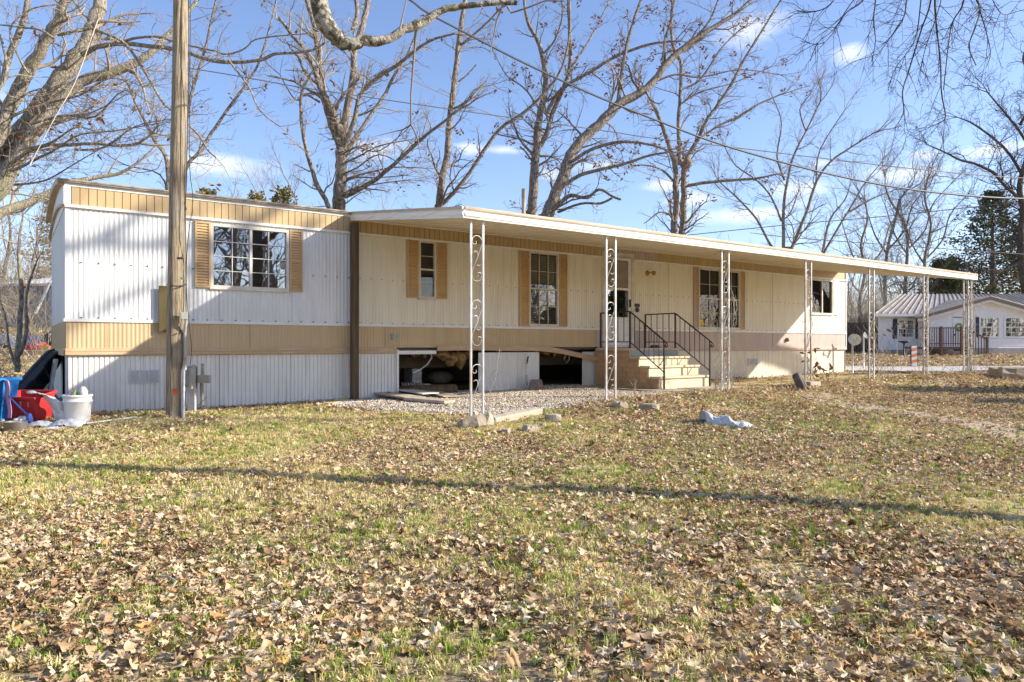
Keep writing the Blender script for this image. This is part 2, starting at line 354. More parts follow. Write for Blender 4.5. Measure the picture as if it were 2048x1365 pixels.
# ------------------------------------------------------------------ ground
def axis(a, b, fine_a, fine_b, f, c):
    xs = []; x = a
    while x < b:
        xs.append(x); x += f if fine_a <= x < fine_b else (c if x > -60 and x < 100 else 20)
    xs.append(b); return xs
gx = axis(-320, 340, -14, 26, .4, 2.5); gy = axis(-60, 420, -2, 30, .4, 2.5)
vs_, fs_ = [], []
for y in gy:
    for x in gx: vs_.append((x, y, G(x, y)))
nx = len(gx)
for j in range(len(gy)-1):
    for i in range(nx-1): fs_.append((j*nx+i, j*nx+i+1, (j+1)*nx+i+1, (j+1)*nx+i))
g = MB(); g.smooth = True; g.add(vs_, fs_); tag(g.build('lawn_ground', M['ground']), kind='structure')
def sheet(name, poly_w, m, lift=.012, step=.5, kind='structure', thick=.0):
    """a sheet draped on the ground inside a polygon given as quad strips [(left, right), ...]"""
    b = MB(); b.smooth = True; vs = []; fs = []
    rows = []
    for k in range(len(poly_w)-1):
        a0, b0 = Vector(poly_w[k][0]), Vector(poly_w[k][1]); a1, b1 = Vector(poly_w[k+1][0]), Vector(poly_w[k+1][1])
        n = max(1, int((a1-a0).length/step))
        for i in range(n if k < len(poly_w)-2 else n+1):
            t = i/n; rows.append((a0.lerp(a1, t), b0.lerp(b1, t)))
    for a, c in rows:
        for j in range(9):
            p = a.lerp(c, j/8); vs.append((p.x, p.y, G(p.x, p.y)+lift))
    for i in range(len(rows)-1):
        for j in range(8): fs.append((i*9+j, i*9+j+1, (i+1)*9+j+1, (i+1)*9+j))
    b.add(vs, fs); return tag(b.build(name, m), kind=kind)
sheet('driveway', [((8.0,21.9),(8.6,25.2)),((11,21.2),(12,24.6)),((15,18.6),(19,24.5)),((22,15.0),(30,24.5)),((34,10),(48,22))], M['road'], .03, .5)
sheet('gravel_bed', [((HW(3.7,-2.3)[0],HW(3.7,-2.3)[1]),(HW(3.9,.2)[0],HW(3.9,.2)[1])),((HW(5.2,-3.5)[0],HW(5.2,-3.5)[1]),(HW(5.2,.2)[0],HW(5.2,.2)[1])),
      ((HW(7,-3.3)[0],HW(7,-3.3)[1]),(HW(7,.2)[0],HW(7,.2)[1])),((HW(9.6,-2.9)[0],HW(9.6,-2.9)[1]),(HW(9.6,.2)[0],HW(9.6,.2)[1]))], M['concp'], .012, .3)

M['worn'] = mat('worn_earth', (.50,.39,.27), (.36,.27,.18), 5, rough=.95, bump=.6, bscale=20, bdist=.02)
sheet('dirt_path', [((5.2+.25*math.sin(y*.9),y),(5.85+.25*math.sin(y*.9),y)) for y in (7.2,8,9,10,11,12,12.7)], M['worn'], .010, .3)
# ------------------------------------------------------------------ mobile home
L = FS(1692); DEP = 3.7
home = hroot('mobile_home', 'long white and tan corrugated mobile home with missing skirting panels under a carport', 'mobile home', 0, 0, 0)
ZB, ZT, ZW, ZE = .95, 1.05, 1.43, 2.985       # skirt top, trim top, belly top, white top
def ribs(p, d, duty=.45, sl=.12):
    return [(0, 0), (duty-sl, 0), (duty, -d), (1-sl, -d)], p
def corr(x0, x1, z0, z1, prof, yoff=0.0, holes=(), zfun=None):
    """ribbed sheet metal between x0 and x1 with rectangular holes cut out"""
    pts, p = prof; b = MB(MH)
    xs = []
    k0 = int(math.floor(x0/p))-1
    for k in range(k0, int(x1/p)+2):
        for f, d in pts: xs.append(((k+f)*p, d))
    def pv(x):
        for i in range(len(xs)-1):
            if xs[i][0] <= x <= xs[i+1][0]:
                t = (x-xs[i][0])/(xs[i+1][0]-xs[i][0]); return xs[i][1]*(1-t)+xs[i+1][1]*t
        return 0
    cut = {x0, x1}
    hs = [h for h in holes if h[1] > x0 and h[0] < x1]
    for h in hs: cut |= {q for q in (h[0], h[1]) if x0 < q < x1}
    arr = sorted([q for q in xs if x0 < q[0] < x1] + [(c, pv(c)) for c in cut])
    zs = sorted({z0, z1} | {z for h in hs for z in (h[2], h[3]) if z0 < z < z1})
    for i in range(len(arr)-1):
        (xa, ya), (xb, yb) = arr[i], arr[i+1]
        if xb-xa < 1e-5: continue
        for j in range(len(zs)-1):
            xm, zm = (xa+xb)/2, (zs[j]+zs[j+1])/2
            if any(h[0] < xm < h[1] and h[2] < zm < h[3] for h in hs): continue
            za0 = zb0 = zs[j]
            if zfun and j == 0: za0, zb0 = zfun(xa), zfun(xb)
            b.add([(xa, ya+yoff, za0), (xb, yb+yoff, zb0), (xb, yb+yoff, zs[j+1]), (xa, ya+yoff, zs[j+1])], [(0,1,2,3)])
    return b
# openings, read from the wall plane: x range and z range
def rect(x0, y0, x1, y1):
    return (FS(x0), FS(x1), (FZ(x0,y1)+FZ(x1,y1))/2, (FZ(x0,y0)+FZ(x1,y0))/2)
W1 = rect(423, 453, 575, 577); W1 = (W1[0], W1[1], 1.985, 2.93)
zz = lambda px, y: FZ(px, y)
W2 = (FS(838), FS(870), zz(854,596), zz(854,484))
W3 = (FS(1058), FS(1115), zz(1087,651), zz(1087,507))
W4 = (FS(1397), FS(1478), zz(1437,657), zz(1437,541))
W5 = (FS(1622), FS(1664), zz(1645,628), zz(1645,561))
DR = (FS(1207), FS(1262), 1.09, 3.08)
holes = [W1, W2, W3, W4, W5, DR]
SPLIT = FS(705)
wr = ribs(.0615, .0065, .5, .22)
seams = [0.0, .49, .88, FS(438), FS(584), SPLIT, FS(834), FS(1037), 8.9, DR[0], DR[1], FS(1337), FS(1512), FS(1545), 16.4, L]
for i in range(len(seams)-1):
    a, c = seams[i], seams[i+1]
    if c-a < .02 or (a >= DR[0]-.01 and c <= DR[1]+.01): continue
    corr(a+.002, c-.002, ZW+.02, ZE, wr if a < SPLIT-.01 else ribs(.0615, .004, .5, .22), -.003*(i % 2), holes).build('wall_panel', M['white_l'] if a < SPLIT-.01 else M['cream_bounce'], home)
# belly band
br = ribs(.055, .004, .5, .2)
bs = [0, .49, 2.0, FS(500), SPLIT, FS(770), FS(900), FS(1000), FS(1100), FS(1192), DR[0], DR[1], FS(1380), FS(1545), 16.4, L]
for i in range(len(bs)-1):
    a, c = bs[i], bs[i+1]
    if c-a < .02 or (a >= DR[0]-.01 and c <= DR[1]+.01): continue
    corr(a+.002, c-.002, ZT, ZW, br, .002-.003*(i % 2), holes).build('belly_panel', M['tan_belly'] if a < FS(1192)-.01 else M['mauve'], home)
# skirting with the two missing bays
O1 = (FS(796), FS(958)); O2 = (FS(1080), FS(1166))
def zg(x): p = HW(x, 0); return G(p.x, p.y)-.05
sr = ribs(.064, .012, .35, .08)
ss = [0, .95, 2.0, 3.1, SPLIT, O1[0], None, O1[1], FS(1080), None, O2[1], FS(1196), 10.9, 12.1, 13.3, 14.6, 15.9, 17.2, 18.4, L]
for a, c in zip(ss, ss[1:]):
    if a is None or c is None: continue
    corr(a+.002, c-.002, 0, ZB, sr if a < 6 else ribs(.064, .004, .35, .12), .03, (), zg).build('skirt_panel', M['skirt'] if a < 10 else M['skirt2'], home)
# eyebrow planks, one by one, sharing one mesh
pw = .103
b = MB(MH); b.box(.004, pw-.006, -.030, .0, 3.025, 3.268); b.box(pw-.006, pw+.004, -.018, .0, 3.025, 3.268)
pl0 = b.build('eyebrow_plank', M['tan'], home)
b = MB(MH); b.box(.004, pw-.006, -.030, .0, 3.025, 3.268); b.box(pw-.006, pw+.004, -.018, .0, 3.025, 3.268)
pl1 = b.build('eyebrow_plank', M['mauve'], home)
n = int((L-.1)/pw); us0 = us1 = False
for i in range(n):
    s = .06+i*pw
    if FS(1196) < s < FS(1310): src, first = pl1, not us1; us1 = True
    else: src, first = pl0, not us0; us0 = True
    if first: src.location = (s, 0, 0)
    else: copy_part(src, home, Matrix.Translation((s, 0, 0)))
# trims
b = MB(MH); b.box(-.02, L+.02, -.045, 0, 2.985, 3.022); b.box(-.02, L+.02, -.04, .02, 3.270, 3.318)
b.box(-.03, .055, -.036, .0, 3.022, 3.27); b.box(L-.04, L+.01, -.036, 0, 3.022, 3.27)
b.build('eyebrow_trim', M['trim_white'], home)
b = MB(MH); b.box(-.03, DR[0], -.022, .0, ZW-.012, ZW+.032); b.box(DR[1], L+.01, -.022, .0, ZW-.012, ZW+.032)
b.build('drip_strip', M['trim_white'], home)
b = MB(MH)
def beads(b, s0, s1, z, y=-.03):
    b.prism([(y+.012, z-.0), (y, z+.01), (y, z+.035), (y+.01, z+.045), (y+.004, z+.055), (y+.004, z+.075), (y+.014, z+.082), (y+.014, z+.10), (.03, z+.10), (.03, z)], 'x', s0, s1)
beads(b, -.01, FS(793), ZB); b.build('belt_trim', M['trim_tan'], home)
b = MB(MH); beads(b, FS(1196), L, ZB); b.build('belt_trim', M['mauve'], home)
# loose sagging board over the openings
b = MB(MH); s0, s1 = FS(873), FS(1188); k = 24
for i in range(k):
    a = s0+(s1-s0)*i/k; c = s0+(s1-s0)*(i+1)/k
    def zo(s): t = (s-s0)/(s1-s0); return ZB+.035-.24*sm(.55, 1.0, t)*t + .01*math.sin(t*9)
    def yo(s): t = (s-s0)/(s1-s0); return -.035-.10*sm(.6, 1, t)
    b.hexa([(a,yo(a),zo(a)),(c,yo(c),zo(c)),(c,yo(c)+.02,zo(c)),(a,yo(a)+.02,zo(a))],[(a,yo(a)-.004,zo(a)+.10),(c,yo(c)-.004,zo(c)+.10),(c,yo(c)+.02,zo(c)+.10),(a,yo(a)+.02,zo(a)+.10)])
b.build('loose_trim_board', M['trim_tan'], home)
b = MB(MH); b.box(FS(796), FS(872), -.012, .02, ZB-.02, ZB+.045); b.box(FS(793), FS(797), -.015, .02, zg(FS(795)), ZB+.06); b.build('skirt_rail', M['trim_white'], home)
# corner strips
b = MB(MH); b.box(-.012, .03, -.016, .02, ZW, ZE); b.box(L-.02, L+.012, -.016, .02, ZT, ZE); b.build('corner_strip', M['white_l'], home)
# end walls (front one shows at the left): ribs as boxes on a plane, roof arch
def arch(v): return 3.34 + .16*(1-((v-DEP/2)/(DEP/2))**2)
for xe, sg in ((0, -1), (L, 1)):
    for nm, z0, z1, mm in (('end_skirt', .0, ZB, 'skirt'), ('end_trim', ZB, ZT, 'trim_tan'), ('end_belly', ZT, ZW, 'tan_belly'), ('end_wall', ZW, ZE, 'white_l')):
        if xe == L and nm in ('end_trim', 'end_belly'): mm = 'mauve'
        b = MB(MH); v = 0.0
        if nm == 'end_trim': b.box(min(xe, xe+sg*.03), max(xe, xe+sg*.03), 0, DEP, z0, z1)
        else:
            x_ = xe-(.03*sg if nm == 'end_skirt' else 0)
            while v < DEP:
                if not (nm == 'end_skirt' and xe == 0 and .55 < v < 1.3):
                    for a0, a1, d0, d1 in ((0,.035,0,0),(.035,.042,0,.01),(.042,.067,.01,.01),(.067,.0745,.01,0)):
                        b.add([(x_+sg*d0, v+a0, z0), (x_+sg*d1, v+a1, z0), (x_+sg*d1, v+a1, z1), (x_+sg*d0, v+a0, z1)], [(0,3,2,1) if sg < 0 else (0,1,2,3)])
                v += .0745
        b.build(nm, M[mm], home)
    b = MB(MH); pts = [(0, ZE), (DEP, ZE)]+[(DEP*(1-i/16), arch(DEP*(1-i/16))-.03) for i in range(17)]
    b.prism(pts, 'x', min(xe-sg*.05, xe+sg*.02), max(xe-sg*.05, xe+sg*.02)); b.build('gable_end', M['white_l'], home)
    b = MB(MH)
    for i in range(16):
        v0, v1 = DEP*i/16, DEP*(i+1)/16; xa, xb = sorted((xe-sg*.02, xe+sg*.10))
        b.hexa([(xa,v0,arch(v0)-.05),(xb,v0,arch(v0)-.05),(xb,v1,arch(v1)-.05),(xa,v1,arch(v1)-.05)],[(xa,v0,arch(v0)+.025),(xb,v0,arch(v0)+.025),(xb,v1,arch(v1)+.025),(xa,v1,arch(v1)+.025)])
    b.build('gable_trim', M['trim_tan'], home); b = MB(MH); xa, xb = sorted((xe, xe+sg*.06))
    for i in range(16):
        v0, v1 = DEP*i/16, DEP*(i+1)/16
        b.hexa([(xa,v0,arch(v0)-.36),(xb,v0,arch(v0)-.36),(xb,v1,arch(v1)-.36),(xa,v1,arch(v1)-.36)],[(xa,v0,arch(v0)-.32),(xb,v0,arch(v0)-.32),(xb,v1,arch(v1)-.32),(xa,v1,arch(v1)-.32)])
    b.build('gable_trim', M['trim_tan'], home)
# roof sheet with edge
b = MB(MH); b.smooth = True; k = 12; m_ = 60; vs_ = []; fs_ = []
for i in range(m_+1):
    x = -.10+(L+.2)*i/m_
    for j in range(k+1):
        v = -.07+(DEP+.14)*j/k; vs_.append((x, v, arch(min(max(v, 0), DEP))+.028+.006*math.sin(i*2.3)+(.0 if j else -.01)))
for i in range(m_):
    for j in range(k): fs_.append((i*(k+1)+j, (i+1)*(k+1)+j, (i+1)*(k+1)+j+1, i*(k+1)+j+1))
b.add(vs_, fs_); b.smooth = False; b.box(-.1, L+.1, -.078, -.042, 3.316, 3.362); b.box(-.1, L+.1, DEP, DEP+.07, 3.32, 3.37)
b.build('roof', M['roof'], home)
b = MB(MH); b.tube([(-.1,-.078,3.348),(L+.1,-.078,3.348)], .014, 8); b.build('roof_edge_roll', M['roof'], home)
# vent pipe
vx = FS(1047, 1.6); b = MB(MH); b.tube([(vx,1.6,3.4),(vx,1.6,EYE+(690-378)*(C0.y+1.6*UX+UY*vx)/FP)], .045, 12); b.build('vent_pipe', M['plank'], home)
# body shell: floor, back wall, ceiling, partitions
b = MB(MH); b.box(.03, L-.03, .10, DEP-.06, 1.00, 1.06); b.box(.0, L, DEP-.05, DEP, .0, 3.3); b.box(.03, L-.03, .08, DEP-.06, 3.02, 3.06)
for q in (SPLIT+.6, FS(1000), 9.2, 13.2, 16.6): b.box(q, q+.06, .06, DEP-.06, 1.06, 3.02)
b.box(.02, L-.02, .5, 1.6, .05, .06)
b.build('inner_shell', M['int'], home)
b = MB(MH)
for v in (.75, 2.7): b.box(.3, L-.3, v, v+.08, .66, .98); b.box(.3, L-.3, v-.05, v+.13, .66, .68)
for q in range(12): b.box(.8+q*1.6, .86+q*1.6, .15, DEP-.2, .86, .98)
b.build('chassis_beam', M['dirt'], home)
b = MB(MH); rr = random.Random(3)
for (a, c) in ((O1[0]+.1, O1[1]), (O2[0], O2[1])):
    b = MB(MH)
    q = a
    while q < c:
        w = rr.uniform(.12, .3); h = rr.uniform(.02, .09) if q < (a+c)/2 or a > 7 else rr.uniform(.08, .28)
        v = rr.uniform(.12, .4)
        b.smooth = True; b.lathe([(0, 0), (w*.4, -h*.2), (w*.5, -h*.6), (w*.3, -h), (0, -h*1.15)], (q, v, .985), 9, Matrix.Rotation(rr.uniform(-.4, .4), 4, 'Y')); q += w*.45
    b.v = [(x+.08*mnoise.noise(Vector((x*9,y*9,z*9))), y+.08*mnoise.noise(Vector((x*9,y*9+5,z*9))), min(.99, z+.10*mnoise.noise(Vector((x*14,y*9,z*14+5))))) for x, y, z in b.v]
    b.build('torn_insulation', M['insul'], home)
b = MB(MH); b.tube([(FS(860,.3),.25,.96),(FS(858,.3),.2,.86),(FS(850,.3),.2,.74),(FS(838,.3),.25,.64),(FS(826,.3),.3,.58)], .013, 6); b.build('hanging_hose', M['plankw'], home); b = MB(MH); b.tube([(FS(1135,.3),.3,.95),(FS(1128,.3),.3,.8),(FS(1132,.3),.3,.7),(FS(1138,.3),.3,.78),(FS(1140,.3),.3,.95)], .013, 6)
b.build('hanging_hose', M['plankw'], home)
# screws
b = MB(MH); s = .18
while s < L:
    for z in (ZW+.045, 2.24, ):
        if not any(h[0]-.25 < s < h[1]+.25 and h[2]-.1 < z < h[3]+.1 for h in holes):
            r_ = .008 if s < SPLIT else .0055; b.box(s-r_, s+r_, -.022, -.004, z-r_, z+r_)
    s += .205
tag(b.build('screw_heads', M['black'], home), kind='stuff')
# windows
def window(h, cols, rows, mull, outer='frame', fill=None, gl='glass', split_h=None, mwt=.010):
    s0, s1, z0, z1 = h; f = .024
    b = MB(MH)
    b.box(s0-.02, s0+f, -.03, .05, z0-.02, z1+.02); b.box(s1-f, s1+.02, -.03, .05, z0-.02, z1+.02)
    b.box(s0+f, s1-f, -.03, .05, z0-.02, z0+f); b.box(s0+f, s1-f, -.03, .05, z1-f, z1+.02)
    if mull == 'v': b.box((s0+s1)/2-.02, (s0+s1)/2+.02, -.026, .04, z0+f, z1-f)
    if mull == 'h': b.box(s0+f, s1-f, -.026, .04, (z0+z1)/2-.015, (z0+z1)/2+.015)
    w = b.build('window', M[outer], home)
    if cols > 1 or rows > 1:
        b = MB(MH)
        for i in range(1, cols):
            x = s0+f+(s1-s0-2*f)*i/cols
            if mull == 'v' and i*2 == cols: continue
            b.box(x-mwt/2, x+mwt/2, -.014, .002, z0+f, z1-f)
        for i in range(1, rows):
            z = z0+f+(z1-z0-2*f)*i/rows
            if mull == 'h' and i*2 == rows: continue
            b.box(s0+f, s1-f, -.0135, .0015, z-mwt/2, z+mwt/2)
        b.build('muntins', M['trim_white'] if h is W1 else M['frame'], w)
    parts = [(s0+f, s1-f, z0+f, z1-f)]
    if mull == 'v': m = (s0+s1)/2; parts = [(s0+f, m-.02, z0+f, z1-f), (m+.02, s1-f, z0+f, z1-f)]
    if mull == 'h': m = (z0+z1)/2; parts = [(s0+f, s1-f, z0+f, m-.015), (s0+f, s1-f, m+.015, z1-f)]
    for i, q in enumerate(parts):
        b = MB(MH); y = .008+.012*i; b.box(q[0], q[1], y, y+.004, q[2], q[3]); b.build('pane', M[gl], w)
    b = MB(MH); b.box(s0-.03, s1+.03, -.045, .02, z0-.04, z0-.02); b.build('sill', M[outer], w)
    if fill == 'blind':
        b = MB(MH); z = z1-.06
        while z > z0+.05:
            b.hexa([(s0+f,.035,z),(s1-f,.035,z),(s1-f,.055,z+.010),(s0+f,.055,z+.010)],[(s0+f,.035,z+.004),(s1-f,.035,z+.004),(s1-f,.056,z+.014),(s0+f,.056,z+.014)]); b.box(s0+f, s1-f, .040, .044, z-.012, z+.010); z -= .034
        b.build('blind', M['blind'], w)
    if fill in ('curt', 'curt1'):
        segs = ((s0+.02, s0+(s1-s0)*.16), (s0+(s1-s0)*.50, s0+(s1-s0)*.75)) if fill == 'curt' else ((s0+.05, s0+(s1-s0)*.8),)
        for a, c in segs:
            b = MB(MH); b.smooth = True; k = 40; vs = []; fs = []
            for i in range(k+1):
                t = i/k
                vs.append((a+(c-a)*t, .07+.02*math.sin(t*28), z0-.02)); vs.append((a+(c-a)*(t*.7+.15), .07+.015*math.sin(t*28), z1))
            for i in range(k): fs.append((2*i, 2*i+2, 2*i+3, 2*i+1))
            b.add(vs, fs); b.build('curtain', M['curt'], w)
    return w
def shutter(s0, s1, z0, z1, m='shutter', ns=22, label=None, y=-.012):
    b = MB(MH); f = .028
    b.box(s0, s0+f, -.038, y, z0, z1); b.box(s1-f, s1, -.038, y, z0, z1)
    for z in (z0, (z0+z1)/2-f/2, z1-f): b.box(s0+f, s1-f, -.037, y, z, z+f)
    b.box(s0+f, s1-f, -.016, y, z0+f, z1-f)
    for i in range(ns):
        z = z0+f+(z1-z0-2*f)*(i+.5)/ns; d = (z1-z0-2*f)/ns*.42
        b.prism([(-.016, z+d), (-.034, z-d*.6), (-.034, z-d), (-.016, z-d)], 'x', s0+f, s1-f)
    o = b.build('shutter', M[m], home)
    if label: o['label'] = label
    return o
window(W1, 4, 4, 'v', fill=None, split_h=True)
shutter(FS(389), FS(423)-.02, W1[2]-.02, W1[3]+.03); shutter(W1[1]+.025, FS(604), W1[2]-.02, W1[3]+.03)
window(W2, 1, 4, 'h', outer='frame', gl='glass2')
shutter(FS(813), FS(836), W2[2]-.01, W2[3]+.02); shutter(FS(871), FS(893), W2[2]-.01, W2[3]+.02)
window(W3, 3, 4, 'h', fill='blind', gl='glass2')
shutter(FS(1038), FS(1057), W3[2]-.02, W3[3]+.03, ns=30); shutter(W3[1]+.025, FS(1133), W3[2]-.02, W3[3]+.03, ns=30)
w4a = (W4[0], FS(1440), W4[2], W4[3]); w4b = (FS(1446), W4[1], W4[2], W4[3])
window(w4a, 2, 4, 'h', outer='frame', fill='curt', gl='glass2'); window(w4b, 2, 4, 'h', outer='frame', fill='curt', gl='glass2')
shutter(FS(1386), FS(1396), W4[2]-.02, W4[3]+.03, 'shutter_m', 26, 'shutter painted mauve with bare tan showing at its top'); shutter(W4[1]+.025, FS(1488), W4[2]-.02, W4[3]+.03, 'shutter_m', 26)
window(W5, 1, 1, 'v', outer='frame', fill='curt1', gl='glass2')
shutter(W5[1]+.025, FS(1675), W5[2]-.02, W5[3]+.03, 'white_l', 22, 'white louvred shutter')
# yellow sticker inside the double window
sx = FS(1403); zc = zz(1403, 648)
b = MB(MH); b.cur = 0
pts = [(sx+.075*math.cos(t*math.pi/8)*(1 if True else 1), zc+.105*math.sin(t*math.pi/8)) for t in range(16)]
b.prism(pts, 'y', -.004, .0)
b.cur = 1
for i, (hh, ww) in enumerate(((.052,.045),(.02,.05),(-.012,.04),(-.044,.05),(-.07,.03))): b.box(sx-ww, sx+ww*.8, -.006, -.004, zc+hh-.007, zc+hh+.007)
b.build('yellow_sticker', [M['yellow'], M['black']], home)
# door
s0, s1, z0, z1 = DR
b = MB(MH); b.box(s0-.06, s0+.03, -.045, .05, z0-.02, z1+.05); b.box(s1-.03, s1+.06, -.045, .05, z0-.02, z1+.05); b.box(s0+.03, s1-.03, -.045, .05, z1-.03, z1+.05); b.box(s0-.05, s1+.05, -.06, .05, z0-.05, z0)
b.build('door_frame', M['frame'], home)
b = MB(MH); a, c = s0+.035, s1-.035
b.box(a, a+.07, -.03, .01, z0, z1-.03); b.box(c-.07, c, -.03, .01, z0, z1-.03)
b.box(a+.07, c-.07, -.03, .01, z0, z0+.62); b.box(a+.07, c-.07, -.03, .01, z1-.11, z1-.03); b.box(a+.07, c-.07, -.03, .01, z0+1.22, z0+1.27)
b.box(a+.12, c-.12, -.036, -.03, z0+.10, z0+.54)
door = b.build('storm_door', M['trim_white'], home)
b = MB(MH); b.box(a+.07, c-.07, -.01, -.006, z0+.62, z1-.11); b.build('pane', M['glass'], door)
b = MB(MH); b.box(a+.03, c-.03, .02, .05, z0+.02, z1-.05); b.box(a+.15, c-.15, .012, .02, z0+1.25, z1-.2); b.build('inner_door', M['curt'], door)
b = MB(MH); b.box(c-.05, c-.02, -.06, -.03, z0+.85, z0+1.02); b.build('handle', M['black'], door)
# wall fittings
lx, lz = FS(1294), zz(1294, 547)
b = MB(MH); b.lathe([(0,0),(.055,0),(.06,.02),(.03,.05),(0,.06)], (lx,-.005,lz), 14, Matrix.Rotation(R(90), 4, 'X')); b.tube([(lx,-.05,lz),(lx+.05,-.12,lz+.02),(lx+.09,-.13,lz-.02)], .012, 6)
b.lathe([(0,-.05),(.03,-.05),(.045,0),(.04,.04),(0,.05)], (lx+.09,-.13,lz), 10); b.build('porch_light', M['brass'], home)
b = MB(MH); px_ = FS(1272); b.box(px_-.10, px_+.10, -.02, -.002, zz(1272,611)-.035, zz(1272,611)+.035); b.build('number_plaque', M['rail'], home)
b = MB(MH); b.lathe([(0,0),(.06,0),(.06,.012),(.035,.02),(0,.02)], (FS(1274),-.004,zz(1274,620)), 16, Matrix.Rotation(R(90), 4, 'X')); b.build('door_chime', M['black'], home)
def vent(s0, s1, z0, z1, y=.018):
    b = MB(MH); b.box(s0, s1, y-.012, y, z0, z0+.018); b.box(s0, s1, y-.012, y, z1-.018, z1)
    for i in range(4): x = s0+(s1-s0-.018)*i/3; b.box(x, x+.018, y-.0125, y, z0+.018, z1-.018)
    for i in range(9): z = z0+.018+(z1-z0-.036)*(i+.5)/9; b.prism([(y-.001,z+.01),(y-.011,z-.004),(y-.011,z-.007),(y-.001,z+.004)], 'x', s0+.018, s1-.018)
    return b.build('skirt_vent', M['grey_box2'], home)
vent(FS(258), FS(318), zz(288, 767), zz(288, 740)); vent(FS(1497), FS(1515), zz(1506, 731), zz(1506, 717))
b = MB(MH); b.box(FS(783), FS(795), -.04, -.002, zz(789,679), zz(789,668)); b.cur = 1; b.box(FS(785), FS(788.5), -.045, -.04, zz(789,677), zz(789,670)); b.box(FS(789.5), FS(793), -.045, -.04, zz(789,677), zz(789,670)); b.build('outlet_box', [M['grey_box'], M['metal']], home)
b = MB(MH); b.box(FS(1593), FS(1600), -.06, -.005, zz(1572,685), zz(1572,676)) if False else b.lathe([(0,0),(.06,.0),(.05,.06),(0,.08)], (FS(1573),-.005,zz(1573,680)), 8, Matrix.Rotation(R(90), 4, 'X')); b.build('hose_tap', M['metal'], home)

# ------------------------------------------------------------------ carport
cs0 = FS(700)+.02; cs1 = cs0+15.02; CW = 3.67
def cz(v): return 3.35 + (.49/CW)*v          # top surface, v negative towards the yard
port = hroot('carport', 'long low white metal carport roof on seven scrollwork columns along the mobile home', 'carport', cs0, 0, 0)
def cbox(b, x0, x1, v0, v1, d0, d1):
    """box following the canopy slope, d = depth under the top surface"""
    b.hexa([(x0,v0,cz(v0)-d1),(x1,v0,cz(v0)-d1),(x1,v1,cz(v1)-d1),(x0,v1,cz(v1)-d1)],[(x0,v0,cz(v0)-d0),(x1,v0,cz(v0)-d0),(x1,v1,cz(v1)-d0),(x0,v1,cz(v1)-d0)])
npan = 50
def pan_mesh():
    b = MB(MH); w = (cs1-cs0-.1)/npan
    cbox(b, .003, w-.003, -CW+.05, -.005, .095, .10)
    cbox(b, w-.012, w+.012, -CW+.05, -.005, .098, .108)
    cbox(b, 0, w, -CW+.05, -.005, .045, .05); cbox(b, 0, .02, -CW+.05, -.005, .01, .045)
    return b.build('roof_pan', M['soffit'], port), w
pan, w = pan_mesh()
# mesh was built at house x=0, so shift by the distance from there
for i in range(npan):
    Mx = Matrix.Translation((cs0+.05+i*w, 0, 0))
    if i == 0: pan.matrix_basis = Mx
    else: copy_part(pan, port, Mx)
def fascia(b, length_axis, fixed, a, c):
    pass
b = MB(MH)   # long front gutter: stepped profile
zt = cz(-CW)
prof = [(-CW+.05, zt+.012), (-CW-.03, zt+.012), (-CW-.045, zt+.0), (-CW-.045, zt-.018), (-CW-.02, zt-.028), (-CW-.02, zt-.055), (-CW-.04, zt-.068), (-CW-.04, zt-.105), (-CW-.028, zt-.118), (-CW-.028, zt-.135), (-CW+.04, zt-.135), (-CW+.04, zt-.12), (-CW-.01, zt-.12), (-CW-.01, zt-.0), (-CW+.05, zt-.0)]
b.prism(prof, 'x', cs0, cs1); b.build('front_fascia', M['fascia'], port)
b = MB(MH); b.prism([(-CW-.050, zt+.010), (-CW-.050, zt-.018), (-CW-.046, zt-.018), (-CW-.046, zt+.010)], 'x', cs0, cs1); b.prism([(-CW+.02, zt+.013),(-CW-.034, zt+.013),(-CW-.034, zt+.017),(-CW+.02, zt+.017)], 'x', cs0, cs1); b.build('drip_edge', M['fascia_brown'], port)
for x, sg in ((cs0, -1), (cs1, 1)):
    b = MB(MH)
    for (o0, o1, d0, d1) in ((0, .045, -.012, .02), (0, .02, .02, .05), (0, .04, .05, .10), (0, .028, .10, .135)):
        xa, xb = sorted((x+sg*o0, x+sg*o1)); cbox(b, xa, xb, -CW-.03, -.0, d0, d1)
    b.build('side_fascia', M['fascia'], port)
    b = MB(MH); xa, xb = sorted((x+sg*.044, x+sg*.048)); cbox(b, xa, xb, -CW-.03, 0, -.014, .020); b.build('drip_edge', M['fascia_brown'], port)
b = MB(MH); b.box(cs0, cs1, -.06, -.036, 3.215, 3.25); b.build('wall_ledger', M['soffit'], port)
